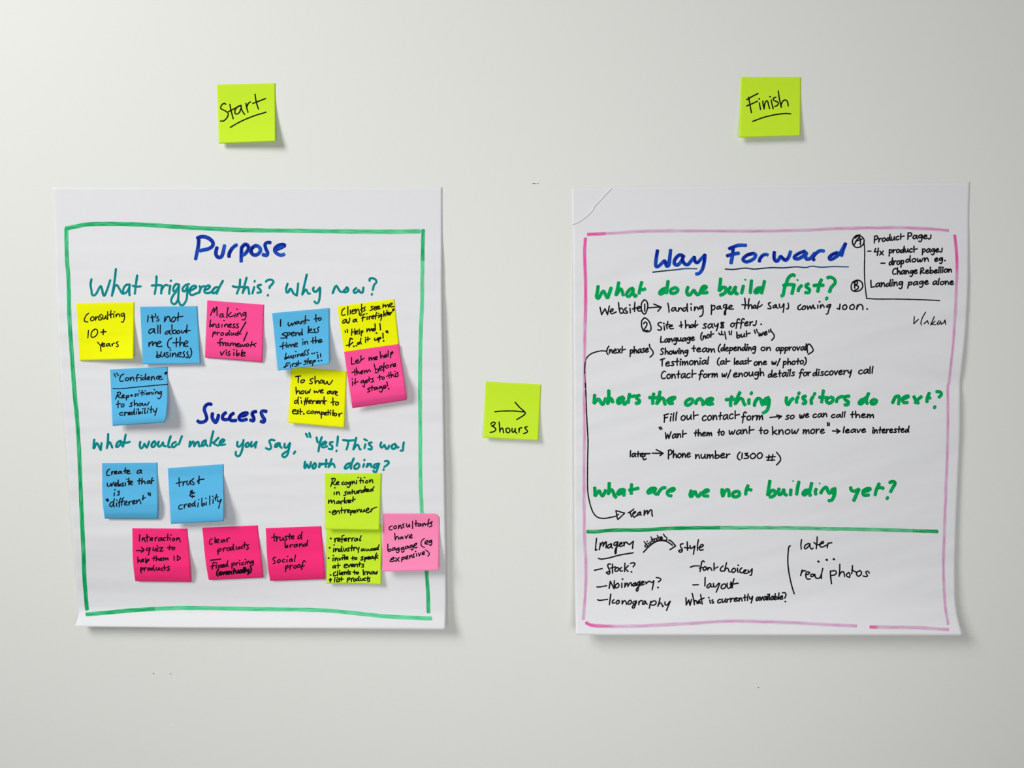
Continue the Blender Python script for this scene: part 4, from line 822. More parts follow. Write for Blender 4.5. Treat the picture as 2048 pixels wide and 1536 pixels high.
write(RS, rc, 'question', 'green', G, [
 "R5:290,335 280,420 265,510 300,530 350,440 380,420 410,480 440,530 470,450 500,360", "R5:620,275 600,380 575,485; 590,470 630,390 660,390 680,440 692,488",
 "R5:850,370 800,390 750,450 750,490 790,500 850,420; 850,380 850,450 880,505 905,480", "R5:990,270 960,370 945,460; 960,385 1010,395 1045,378",
 "R5:1380,370 1320,390 1275,440 1285,465 1340,440 1400,350; 1410,255 1395,360 1380,455", "R5:1530,360 1460,390 1450,440 1490,455 1550,430 1565,390 1525,362",
 "R2:690,910 670,970 680,1030 720,1035 780,960 800,990 830,1030 870,1020 900,960", "R2:900,960 960,940 985,910 940,900 900,950 910,1000 960,1005 1000,995",
 "R2:1210,775 1200,880 1185,975; 1190,970 1240,920 1290,930 1290,990 1240,1030 1200,1042", "R2:1370,910 1340,960 1350,1010 1390,1010 1440,920; 1450,905 1440,970 1460,1020 1485,1015",
 "R2:1575,890 1560,950 1545,1015", "R2:1705,805 1695,900 1685,1010", "R2:1870,930 1810,930 1760,980 1770,1005 1830,980 1880,910; 1912,815 1890,920 1865,1015",
 "R3:875,735 840,715 780,760 740,850 710,940 690,1040 660,1055; 690,890 780,872 870,880", "R3:870,870 850,940 830,1025",
 "R3:930,980 945,930 990,885", "R3:1100,860 1060,880 1060,910 1110,950 1100,1000 1040,1000", "R3:1305,790 1270,870 1242,990; 1175,890 1250,885 1340,885",
 "R3:1395,765 1450,755 1510,790 1520,850 1460,920 1430,995; 1388,1096"], load=gl)
for d in ("R2:1604,795", "R3:920,800"): write(RS, rc, 'letter_dot', 'green', 3.2, [d])
write(RS, rc, 'question', 'green', G, [
 "R8:235,955 230,1020 225,1095; 225,1095 270,1040 300,1030 340,1090 365,1115 400,1040 410,1010", "R8:460,885 460,980 440,1105; 445,1090 490,1010 515,1040 525,1080",
 "R8:690,990 620,1020 600,1080 640,1090 700,1010; 700,1000 690,1060 710,1115 760,1060", "R8:795,940 780,1020 770,1090; 770,980 830,985 880,970",
 "R8:955,965 900,980 905,1010 950,1050 940,1085 890,1092", "R8:1180,935 1165,1020 1165,1105; 1105,1000 1200,1005 1280,990", "R8:1280,905 1260,1000 1225,1105; 1235,1090 1300,1010 1340,1030 1350,1080 1365,1115",
 "R8:1390,1050 1470,1040 1525,1000 1480,1000 1410,1040 1430,1090 1490,1092", "R8:1760,1020 1700,1060 1690,1110 1740,1120 1800,1070 1800,1030 1755,1022",
 "R8:1850,1105 1870,1050 1920,1020 1960,1060 1970,1125", "R9:90,830 160,820 210,785 170,775 110,800 100,850 150,870 210,858",
 "R9:510,740 490,830 490,900; 410,795 480,790 560,790", "R9:640,675 600,760 560,870; 575,850 630,780 680,790 700,850 725,885", "R9:785,785 780,830 785,865; 822,692",
 "R9:870,895 880,840 920,780 970,790 985,850 1005,885", "R9:1105,760 1050,780 1010,830 1040,870 1100,800; 1110,790 1100,880 1070,970 1005,1010",
 "R9:1385,755 1380,830 1410,880 1450,810 1495,772", "R9:1570,745 1545,800 1545,845; 1583,694", "R9:1695,740 1650,750 1650,780 1690,820 1680,855 1640,855",
 "R9:1810,745 1780,800 1785,865; 1833,704", "R9:1975,645 1960,740 1945,840; 1905,755 1970,760 2040,760",
 "R10:60,600 20,650 60,690 110,670 130,610 85,592", "R10:180,675 200,620 250,590 295,586", "R10:390,577 320,590 320,630 370,670 360,715 310,715",
 "R10:640,620 580,640 540,690 580,700 640,640 660,590; 700,530 670,600 660,670 685,700", "R10:790,630 740,660 750,700 800,695 825,650 785,632",
 "R10:1080,690 1110,620 1130,590 1180,580 1185,640 1175,710", "R10:1230,620 1290,610 1340,580 1300,580 1240,620 1260,680 1325,680", "R10:1420,580 1450,640 1495,695; 1545,582 1480,640 1440,690",
 "R10:1670,525 1640,600 1630,675; 1640,600 1675,608 1685,598", "R10:1780,507 1840,510 1862,550 1820,600; 1755,755"], load=gl)
write(RS, rc, 'question', 'green', G, [
 "R11:235,840 240,910 240,975; 240,975 280,920 310,890 330,940 360,980 390,930 410,880", "R11:468,765 465,850 450,950; 455,930 500,870 530,910 550,970 580,1000",
 "R11:700,870 640,880 600,930 610,950 660,930 710,870; 710,870 705,930 700,975", "R11:825,785 820,870 820,945; 785,885 860,870 938,850",
 "R11:1200,850 1130,860 1085,910 1100,930 1160,900 1215,850; 1210,850 1190,920 1230,950", "R11:1240,955 1270,900 1320,850 1370,842", "R11:1410,900 1480,890 1515,860 1470,860 1400,910 1410,960 1465,975",
 "R11:1780,885 1760,960 1780,990 1840,900 1870,970 1900,980 1940,920", "R12:40,920 100,910 140,885 100,880 50,920 60,970 135,978",
 "R12:355,865 350,920 365,985; 365,980 400,900 450,870 465,920 465,985", "R12:580,900 530,930 530,980 580,990 630,960 620,910 575,902", "R12:770,805 740,880 730,955; 730,880 780,870 825,882",
 "R12:1118,730 1100,850 1080,965; 1085,960 1150,890 1195,900 1200,950 1150,990 1112,988", "R12:1265,855 1250,920 1270,960 1310,930 1340,870; 1340,870 1350,940 1390,965",
 "R12:1455,870 1450,920 1448,965", "R12:1582,745 1560,850 1545,955", "R12:1740,880 1680,890 1645,940 1680,960 1750,890; 1788,765 1765,870 1750,930 1768,975",
 "R12:1860,860 1845,910 1855,955", "R13:330,455 360,400 410,355 435,380 450,430 480,460", "R13:570,380 520,390 500,430 520,450 560,400; 560,400 550,480 510,560 455,572",
 "R13:810,355 820,400 870,420 945,385; 945,385 900,480 858,575", "R13:1010,430 1090,410 1130,380 1070,380 1010,420 1020,480 1105,480", "R13:1268,295 1220,400 1202,485; 1230,370 1290,360 1338,376",
 "R13:1430,285 1480,265 1520,290 1480,370 1446,435; 1398,530"], load=gl)
for d in ("R12:1490,737", "R12:1915,775"): write(RS, rc, 'letter_dot', 'green', 2.6, [d])
write(RS, rc, 'divider_line', 'drygreen', 7.2, ["P:1174.5,1063.2 1190,1063.5 1225,1060.6 1287,1060 1337,1057 1406,1055.7 1475,1055.5 1540,1055.8 1602,1056.4 1667,1057.8 1740,1059 1796,1060.6 1856,1062.4 1875,1063.2"], load=lambda t: .95 if t < .38 else (.25 if t < .93 else .75))
K = 2.85
hw = lambda *items, name='handwriting', w=K: write(RS, rc, name, 'black', w, list(items))
hw("R4:320,318 250,335 205,395 205,465 250,515 310,515 370,470 385,400 350,350 290,335 240,370", "R4:230,470 270,400 310,350; 310,355 325,400 325,475; 250,420 350,385", name='circled_letter')
hw("R4:270,1045 210,1070 180,1130 190,1200 250,1222 320,1205 362,1150 350,1080 300,1045 250,1050 220,1070", "R4:235,1080 235,1170; 220,1080 270,1065 280,1095 240,1120 290,1140 285,1180 235,1205", name='circled_letter')
hw("R4:385,440 395,600 390,850 395,1050 410,1200 425,1335; 425,1335 600,1345 900,1345 1300,1355 1595,1370", name='bracket_line', w=2.4)
hw(('R4', 'Product', 545, 440, 1020, 382, 62), ('R4', 'Page$', 1080, 378, 1455, 380, 65))
hw("R4:445,580 495,578", ('R4', '4x', 545, 640, 690, 640, 72), ('R4', 'product', 785, 610, 1230, 590, 62), ('R4', 'page$', 1315, 597, 1635, 588, 60))
hw("R4:655,772 720,770", ('R4', 'drop', 785, 800, 1020, 785, 65), ('R4', 'down', 1050, 755, 1415, 740, 62), ('R4', 'eg', 1515, 745, 1640, 735, 58), "R4:1678,728")
hw(('R4', 'Change', 840, 950, 1235, 935, 62), ('R4', 'Rebellion', 1285, 940, 1785, 915, 60))
hw(('R4', 'Landing', 490, 1155, 1000, 1130, 70), ('R4', 'page', 1090, 1130, 1415, 1105, 60), ('R4', 'alone', 1485, 1115, 1815, 1110, 60))
hw("R5:1030,560 990,600 980,690 1000,760 1035,785 1065,740 1085,650 1065,580 1025,555", "R5:1035,625 1035,740", name='circled_number')
hw("R5:1030,848 990,890 985,970 1010,1040 1070,1070 1125,1050 1135,990 1110,910 1060,855 1020,848", "R5:1015,940 1040,915 1070,930 1060,980 1010,1055; 1010,1055 1085,1045", name='circled_number')
hw("R5:320,675 345,795; 345,795 400,700; 400,700 440,795; 440,795 470,655", "R5:475,745 520,735 530,705 505,705 485,745 510,780 580,750", "R5:615,600 625,690 640,760; 640,700 660,690 690,720 690,760 650,775", "R5:745,685 715,700 725,725 755,745 750,770 710,770",
   "R5:800,690 805,765; 795,640", "R5:878,595 872,680 872,745; 840,705 880,690 920,680", "R5:920,700 965,685 960,665 930,670 915,700 935,735 975,735", "R5:1095,685 1295,670; 1180,625 1300,675 1245,740", "R5:1405,610 1420,690 1425,755", "R5:1520,680 1480,690 1465,725 1490,735 1525,700; 1530,685 1535,725 1555,740", "R5:1580,685 1575,740; 1578,725 1600,690 1620,690 1635,725", "R5:1700,680 1660,690 1645,725 1670,740 1705,700; 1715,620 1715,690 1720,745",
   "R5:1775,675 1780,725; 1778,625", "R5:1835,670 1830,730; 1833,720 1860,675 1880,680 1890,715", "R5:1960,650 1920,665 1905,690 1930,700 1960,665; 1965,660 1970,740 1955,805 1915,825",
   "R6:180,240 185,310 180,390; 185,265 220,245 240,270 225,310 190,320", "R6:320,255 280,270 270,300 295,305 325,270; 325,260 325,290 345,305", "R6:425,235 385,240 375,275 400,285 430,245; 425,260 410,330 408,390 390,390 395,340 430,300", "R6:440,290 495,275 515,250 485,245 460,280 470,305 535,305",
   "R6:715,130 725,220 715,300; 670,235 720,240 770,240", "R6:785,140 775,220 775,300; 775,280 800,240 825,245 830,295", "R6:880,240 850,265 850,290 880,285 895,250; 895,250 895,285 920,290", "R6:950,180 925,240 920,300; 930,270 960,265 995,235",
   "R6:1130,200 1095,215 1105,245 1135,275 1125,300 1085,295", "R6:1210,235 1175,255 1170,285 1200,280 1220,245; 1222,240 1225,280 1250,290", "R6:1270,225 1275,275 1310,275 1340,220; 1345,225 1340,290 1330,355", "R6:1410,210 1418,260 1410,300 1385,300",
   "R3:970,1195 935,1220 925,1260 955,1275 985,1260", "R3:1025,1215 995,1240 1000,1270 1035,1265 1050,1230 1035,1212 1015,1220", "R3:1075,1215 1085,1270; 1085,1270 1120,1215 1140,1260; 1140,1260 1170,1200 1185,1255 1205,1250", "R3:1245,1200 1245,1250; 1273,1148",
   "R3:1290,1200 1285,1250; 1287,1240 1320,1195 1340,1215 1345,1240", "R3:1440,1190 1400,1205 1385,1230 1420,1230 1455,1195; 1450,1205 1420,1280 1405,1335 1380,1345",
   "R3:1600,1185 1595,1240 1590,1270 1555,1255", "R3:1690,1195 1650,1215 1645,1260 1685,1270 1710,1235 1695,1200 1670,1200", "R3:1810,1190 1765,1215 1760,1260 1805,1270 1830,1235 1815,1195 1785,1200", "R3:1880,1200 1865,1270; 1868,1260 1900,1200 1940,1195 1965,1230 1965,1275", "R3:2035,1265")
hw("R5:1305,920 1260,925 1250,960 1290,990 1305,1020 1280,1045 1245,1035", "R5:1345,975 1352,1040; 1340,935", "R5:1405,905 1390,980 1395,1020; 1370,960 1430,950", "R5:1420,985 1470,980 1475,960 1445,965 1430,995 1450,1020 1495,1015",
   "R5:1615,905 1620,1000; 1590,975 1640,960", "R5:1685,885 1690,960 1690,1010; 1692,990 1720,955 1745,965 1750,1005", "R5:1795,950 1765,975 1770,1000 1800,990 1815,955; 1815,955 1820,990", "R5:1850,890 1840,960 1845,1000; 1845,980 1885,950", ('R6', 'say', 45, 612, 290, 600, 75), "R6:385,520 340,520 340,550 370,580 365,605 330,600; 345,515 340,600; 365,520 375,600", ('R6', 'offer$', 490, 595, 900, 560, 70), "R6:978,548")
hw(('R5', 'Language', 1285, 1240, 1830, 1205, 62), ('R6', '(not', 10, 790, 215, 750, 60), "R6:300,690 320,715 345,710; 345,660 350,710 375,715; 395,670 415,785; 465,660 475,715; 505,655 500,715",
   ('R6', 'but', 585, 770, 795, 735, 60), "R6:870,640 885,695; 905,630 920,680", ('R6', 'we', 940, 740, 1075, 715, 60), "R6:1100,640 1105,680; 1130,625 1135,670; 1130,650 1180,710 1185,760 1145,805")
hw(('R8', '(next', 425, 295, 720, 285, 70), ('R8', 'phase', 800, 300, 1095, 270, 65), "R8:1110,150 1120,200 1165,260 1165,310 1120,355")
hw(('R8', 'Showing', 1285, 310, 1725, 298, 62), ('R6', 'team', -130, 985, 235, 995, 65), ('R6', '(depending', 290, 978, 890, 965, 65), ('R6', 'on', 975, 970, 1130, 970, 65), ('R6', 'approval', 1215, 975, 1700, 960, 62), "R6:1720,1000 1715,900 1750,865 1800,930 1805,980 1730,1030")
hw(('R8', 'Testimonial', 1280, 500, 2055, 465, 72), ('R6', '(at', 275, 1190, 470, 1182, 62), ('R6', 'least', 545, 1192, 815, 1180, 62), ('R6', 'one', 865, 1205, 1065, 1190, 62), ('R6', 'w/', 1150, 1195, 1275, 1190, 55), ('R6', 'photo)', 1330, 1200, 1700, 1182, 62))
hw(('R8', 'Contact', 1300, 700, 1850, 680, 78), ('R6', 'form', -15, 1405, 280, 1390, 70), ('R6', 'w/', 350, 1390, 485, 1385, 62), ('R6', 'enough', 535, 1390, 1020, 1370, 70), ('R6', 'details', 1090, 1400, 1510, 1370, 68), ('R6', 'for', 1590, 1380, 1765, 1370, 65),
   ('R7', 'discovery', -115, 1375, 500, 1345, 70), ('R7', 'call', 615, 1345, 845, 1330, 70))
hw("R7:1510,425 1500,540; 1500,540 1575,470; 1690,355 1640,440 1615,520 1622,560; 1665,540 1720,490 1735,540; 1830,425 1770,560; 1770,560 1840,500; 1800,550 1850,555; 1905,490 1870,540 1900,550 1930,500 1940,550 1980,520 2000,480 2010,550", name='scribble', w=2.2)
hw(('R8', 'Fill', 1340, 1392, 1545, 1365, 80), ('R8', 'out', 1615, 1365, 1885, 1340, 80), ('R9', 'contact', 35, 1130, 625, 1092, 82), ('R9', 'form', 670, 1130, 1005, 1110, 80), "R9:1120,1080 1300,1060; 1225,1040 1305,1060 1255,1100",
   ('R9', 'so', 1370, 1112, 1505, 1097, 65), ('R9', 'we', 1595, 1095, 1740, 1075, 65), ('R9', 'can', 1805, 1080, 2030, 1068, 62), ('R10', 'call', 100, 922, 320, 915, 52), ('R10', 'them', 405, 920, 780, 922, 62))
hw("R8:1265,1480 1285,1510; 1290,1470 1310,1505", ('R11', 'Want', 1365, 62, 1695, 30, 72), ('R9', 'them', -95, 1378, 190, 1375, 62), ('R9', 'to', 280, 1370, 385, 1360, 68), ('R9', 'want', 465, 1355, 855, 1330, 75), ('R9', 'to', 945, 1340, 1085, 1340, 70),
   ('R9', 'know', 1155, 1350, 1570, 1335, 80), ('R9', 'more', 1650, 1340, 1990, 1330, 75), "R10:40,1000 42,1050; 68,1005 66,1050", "R10:120,1135 230,1140; 185,1105 240,1140 190,1170", ('R10', 'leave', 290, 1165, 650, 1157, 60), ('R10', 'interested', 760, 1170, 1340, 1155, 64))
hw(('R11', 'later', 800, 350, 1070, 345, 60), "R11:960,300 1120,298; 1000,340 1020,395 1060,380", "R11:1155,290 1320,295; 1220,235 1330,292 1280,330", ('R11', 'Phone', 1408, 370, 1765, 355, 78), ('R12', 'number', -75, 378, 470, 365, 75),
   ('R12', '(1300', 595, 380, 995, 375, 62), "R12:1060,355 1205,345; 1070,405 1195,400; 1105,320 1090,400; 1165,310 1150,410; 1100,370 1140,345", "R12:1225,275 1280,350 1285,410 1225,480")
hw("R8:415,258 330,255 200,290 120,350 85,430 75,560 85,750 97,1000 105,1250 118,1500 128,1700 122,2000 120,2400 130,2550 160,2700 210,2840 280,2915 380,2935 480,2920 590,2895", "R11:575,1210 600,1345; 575,1210 715,1250; 715,1250 610,1350; 590,1280 620,1270", name='arrow', w=2.7)
hw("R11:770,1245 810,1225 860,1185; 800,1235 825,1310", "R11:840,1265 880,1245 890,1225 860,1235 845,1280 865,1315 905,1290", "R11:960,1230 925,1255 920,1285 950,1275 970,1240; 970,1235 965,1275 980,1280", "R11:1030,1205 1025,1285; 1030,1270 1060,1215 1080,1215 1080,1265; 1085,1260 1125,1200 1150,1210 1150,1260 1160,1300")
hw("R14:345,215 335,300 325,405 350,395", "R14:405,290 400,340 388,395; 395,350 440,275 455,290 450,330; 450,340 480,280 500,270 500,330 495,365", "R14:575,300 535,320 520,350 530,370 560,355 585,310; 585,305 580,345 600,370",
   "R14:690,270 640,280 620,310 640,330 680,290; 685,285 665,370 655,450 645,460 640,420 660,360 700,330", "R14:705,320 750,295 750,280 725,285 710,320 725,345 765,330", "R14:780,275 785,335; 785,320 800,280 830,275", "R14:835,290 870,310 905,285 925,265; 935,260 925,320 920,375")
hw("R14:375,535 430,545 550,525 720,480 930,445", name='underline')
hw("R14:1150,300 1120,330 1130,355 1165,335; 1105,265 1150,320 1175,345", "R14:1170,290 1190,320; 1155,262", "R14:1230,265 1200,275 1205,300 1240,290", "R14:1215,190 1260,280; 1220,240 1270,220", "R14:1300,215 1270,235 1280,260 1310,245 1300,215 1330,250",
   "R14:1315,165 1350,240; 1320,205 1365,190", "R14:1360,225 1395,205 1385,190 1365,205 1375,235 1405,225", "R14:1415,145 1440,185 1465,200 1465,240 1420,245", w=2.5)
hw("R14:1095,435 1200,330 1300,265 1400,250 1480,270 1560,325; 1500,240 1540,260 1610,335 1520,395", name='arrow')
hw("R14:1730,300 1690,310 1690,350 1715,385 1710,425 1680,435 1660,415 1680,400 1710,400", "R14:1795,270 1800,405; 1750,360 1800,370 1830,365", "R14:1840,330 1850,375 1880,365 1915,335; 1920,340 1905,400 1895,470", "R15:375,235 360,320 360,405", "R15:380,365 430,350 455,325 430,310 400,340 390,380 410,405 450,395")
hw("R14:310,725 435,697", "R14:570,625 535,625 525,660 550,720 555,770 535,785 500,765 520,750 560,745", "R14:600,625 600,770; 565,690 605,680 650,670", "R14:680,680 645,700 640,735 670,740 700,710 690,685 670,682", "R14:745,680 720,700 725,735 760,735", "R14:800,610 795,680 795,745; 855,650 805,695; 805,695 850,745", "R14:885,615 930,605 960,620 930,670; 903,750")
hw("R14:350,990 400,990 505,972", "R14:545,1015 565,900; 565,900 625,1020; 625,1020 630,890", "R14:680,935 645,965 650,1005 685,1000 705,965 690,935 670,940", "R14:750,930 748,1000; 761,866", "R14:800,930 795,995; 797,990 830,930 845,945 845,985; 848,980 880,925 900,930 905,970",
   "R14:965,920 930,945 925,970 945,975 970,940; 970,925 970,965 990,965", "R14:1040,900 1000,925 990,955 1015,955 1040,915; 1035,930 1015,1000 1005,1050 985,1055 980,1030 1010,990 1050,960", "R14:1055,940 1095,920 1100,905 1075,905 1060,935 1075,960 1110,945", "R14:1130,910 1140,940; 1140,940 1160,915 1185,900", "R14:1195,900 1225,920 1250,905; 1262,890 1250,960 1235,1035", "R14:1300,840 1350,850 1375,875 1335,910; 1328,1000")
hw("R14:360,1195 400,1205 520,1190", "R14:572,1105 550,1275", "R14:625,1195 600,1215 600,1250 635,1245", "R14:690,1205 660,1230 665,1260 695,1255 710,1225 695,1205 680,1210", "R14:755,1210 755,1265; 757,1255 785,1215 810,1220 825,1270", "R14:880,1205 850,1235 850,1265 885,1262 905,1230 890,1205 870,1210",
   "R14:980,1215 940,1225 925,1255 950,1265 975,1230; 985,1220 965,1280 945,1325 920,1325 920,1300 950,1275 985,1245", "R14:1025,1220 1020,1275; 1022,1255 1045,1215 1075,1210", "R14:1115,1215 1085,1235 1080,1265 1105,1265 1130,1225; 1130,1220 1135,1255 1155,1265",
   "R14:1215,1220 1200,1275 1190,1330; 1215,1240 1260,1215 1295,1225 1290,1265 1250,1285 1215,1275", "R14:1360,1170 1345,1240 1325,1300; 1330,1285 1360,1250 1385,1260 1400,1305 1415,1295", "R14:1440,1230 1440,1270 1470,1280 1520,1220; 1525,1220 1495,1290 1465,1365")
hw("R15:245,675 310,655 390,655", "R15:470,590 450,575 430,590 415,660 400,745; 390,690 440,680", "R15:470,670 450,695 460,725 490,715 500,685 485,668 465,675", "R15:525,680 520,720; 522,715 550,680 570,690 590,725", "R15:625,610 625,725; 625,690 650,690 685,670",
   "R15:770,655 735,685 725,720 745,740 770,735", "R15:825,605 805,680 790,740; 795,725 825,690 850,700 865,745 885,750", "R15:940,690 910,720 915,755 945,755 970,725 955,695 935,692", "R15:1000,690 1000,740 1010,755; 1012,645", "R15:1070,685 1040,715 1040,755 1075,765", "R15:1080,765 1130,735 1135,715 1105,730 1095,760 1120,775 1160,770", "R15:1170,720 1175,760 1200,745 1230,705; 1235,700 1230,760 1220,800 1200,805")
hw("R15:285,958 375,955", "R15:482,840 478,975", "R15:560,935 525,960 510,995 535,1005 575,960; 575,945 575,985 600,990", "R15:615,935 620,985 650,985 700,930; 715,935 690,1000 660,1075", "R15:770,945 740,980 745,1015 785,1015 815,975 800,945 765,950", "R15:835,930 835,990 860,1015 890,990 895,910; 900,915 905,1000", "R15:945,860 925,930 915,1005; 880,945 930,945 1010,930")
hw("R15:175,1165 180,1280; 180,1280 220,1200; 220,1200 240,1285; 240,1285 265,1190", "R15:275,1095 295,1180 310,1275; 305,1250 320,1210 345,1220 355,1260", "R15:390,1205 365,1235 375,1255 400,1225 405,1255", "R15:410,1115 425,1200 435,1265; 400,1195 440,1180 465,1168", "R15:555,1200 565,1250; 540,1162", "R15:605,1195 590,1210 615,1230 610,1250 590,1248", ('R15', 'currently', 680, 1248, 1240, 1200, 62), ('R15', 'available', 1295, 1212, 1725, 1185, 60), "R15:1720,1085 1760,1085 1775,1120 1755,1170; 1765,1225", w=2.9)
hw("R16:325,335 305,345 292,420 285,600 310,800 350,980 388,1100", name='bracket_line')
hw("R16:505,235 495,310 500,385", "R16:620,295 570,320 550,365 575,380 625,330 640,300; 640,300 640,350 665,385 690,370", "R16:755,190 750,290 740,380; 705,280 740,310 800,320", "R16:790,310 850,290 855,265 830,270 800,310 810,350 850,350 905,320", "R16:930,290 920,330 915,365; 920,335 935,295 990,283")
hw("R16:775,585; 908,558; 1022,548", name='dots', w=3.6)
hw("R16:515,720 500,770 490,810; 500,770 530,735 570,735", "R16:570,790 610,790 635,760 600,750 575,775 575,830 600,865 645,862", "R16:710,790 660,790 650,820 680,825 720,790; 715,795 730,840 760,855 800,840 820,790", "R16:845,695 825,780 822,855",
   "R16:965,735 970,830 985,940; 965,745 1000,735 1050,735 1060,770 1030,800 975,810", "R16:1117,630 1115,730 1105,820; 1108,805 1140,755 1175,750 1190,790 1192,825", "R16:1260,760 1225,790 1230,820 1270,840 1280,800 1265,765 1245,770",
   "R16:1320,650 1315,730 1305,780; 1310,720 1340,735 1390,760", "R16:1440,730 1390,755 1385,790 1410,820 1450,800 1465,760 1440,735 1410,745", "R16:1590,770 1565,740 1535,750 1545,785 1560,815 1530,825 1490,815")

# ---------------------------------------------------------------- sticky notes
def note(corners, base, m, label, group, off, lift, lines, curl='flare', w=2.65, **kw):
    s = Note(corners, base, off, lift, curl, **kw)
    o = s.build('sticky_note', M[m])
    tag(o, label, 'sticky note', group)
    for ln in lines:
        nm = 'handwriting'; ww = w
        if isinstance(ln, dict): nm, ww, ln = ln.get('n', nm), ln.get('w', w), ln['i']
        write(s, o, nm, 'pen', ww, ln)
    return s
GW, GL = 'sticky notes on the bare wall', 'sticky notes on the left flip chart'
mm = .001
note([(433.8, 169), (550.7, 166.4), (551.4, 282.5), (438, 287.2)], W, 'lime', 'lime sticky note reading Start, stuck on the wall above the left chart', GW, .0004, .0085, [
 ["A:670,575 650,562 620,575 597,610 600,640 650,665 695,695 705,730 680,780 640,815 610,822 592,818", "A:730,575 745,660 778,785; 708,682 780,645 890,590",
  "A:893,592 850,605 810,650 803,700 830,718 870,690 895,620; 890,590 905,660 945,722", "A:963,562 975,620 993,690; 975,615 1000,560 1030,540", "A:1097,428 1115,540 1147,645; 1065,562 1150,530 1252,490"],
 {'n': 'underline', 'i': ["A:735,912 900,820 1080,745 1258,690"]}], skew=.25)
note([(481.3 + 1000, 154.2), (1602.2, 154.3), (1600.9, 271.8), (1478.2, 275.2)], W, 'lime', 'lime sticky note reading Finish, stuck on the wall above the right chart', GW, .0004, .0075, [
 ["B:710,545 730,650 752,770; 683,580 760,535 848,490; 683,672 760,640 840,602", "B:868,628 875,670 885,722; 866,569", "B:918,600 925,660 938,715; 938,715 945,650 968,600 990,605 1000,650 1018,710",
  "B:1042,585 1052,640 1070,712; 1025,537", "B:1110,545 1080,555 1072,580 1100,600 1135,615 1145,640 1125,668 1092,680", "B:1145,452 1160,560 1188,690; 1188,690 1190,640 1225,590 1265,590 1285,630 1290,672"],
 {'n': 'underline', 'i': ["B:770,898 930,840 1100,800 1250,782 1325,788"]}])
note([(971.3, 762.9), (1082.6, 769.1), (1076.4, 881.3), (966.2, 875.4)], W, 'lime', 'lime sticky note reading 3hours below an arrow, on the wall between the charts', GW, .0004, .0065, [
 {'n': 'arrow', 'i': ["C:765,712 880,702 1080,700 1255,715; 1112,552 1190,640 1260,700 1285,735 1260,770 1200,810 1140,845"]},
 ["C:697,925 715,900 745,890 772,905 750,940 710,955 755,975 780,1015 750,1050 685,1065", "C:838,888 845,970 850,1058; 850,1058 860,1010 890,990 905,1020 915,1072", "C:985,990 955,1010 965,1060 1000,1070 1022,1040 1010,1000 980,990",
  "C:1060,995 1058,1045 1080,1062 1105,1030 1115,1000; 1115,1000 1112,1050 1140,1080", "C:1175,1000 1178,1030 1178,1062; 1178,1030 1195,990 1225,985", "C:1320,968 1285,975 1280,995 1315,1030 1320,1055 1290,1075 1255,1083"]])
note([(152.5, 606.2), (268.8, 604.4), (266.9, 717.8), (159.4, 721.5)], LS, 'yellow', 'yellow sticky note reading Consulting 10+ years, at the left end of the top row', GL, .0004, .006, [
 [('L1', 'Consulting', 228, 425, 868, 345, 84)], [('L1', '10', 280, 682, 445, 674, 84), ('L1', '+', 490, 640, 572, 635, 85)], [('L1', 'years', 435, 830, 775, 828, 85)]], skew=.85)
note([(280.3, 613.5), (394.8, 612.2), (401, 727.5), (285.6, 728.5)], LS, 'blue', "blue sticky note reading It's not all about me (the business), beside the Consulting note", GL, .0004, .005, [
 [('L1', "It's", 1240, 432, 1425, 415, 76), ('L1', 'not', 1505, 430, 1805, 418, 82)], [('L1', 'all', 1255, 612, 1450, 612, 80), ('L1', 'about', 1515, 628, 1920, 602, 75)],
 [('L1', 'me', 1255, 828, 1470, 825, 90), ('L1', '(the', 1555, 830, 1890, 822, 76)], [('L1', 'business)', 1375, 998, 1950, 990, 82)]], w=2.75)
note([(414.5, 600.6), (528.3, 609.4), (524.5, 724.4), (409.8, 715)], LS, 'rose', 'bright pink sticky note reading Making business/product/framework visible, in the top row', GL, .0004, .004, [
 [('L2', 'Making', 200, 340, 770, 358, 78)], [('L2', 'business', 178, 515, 655, 525, 80), "L2:765,432 665,605"], [('L2', 'product', 232, 652, 690, 635, 74), "L2:788,595 730,735"],
 [('L2', 'framework', 310, 815, 930, 825, 70)], [('L2', 'visible', 360, 962, 765, 972, 70)]], curl='tuck')
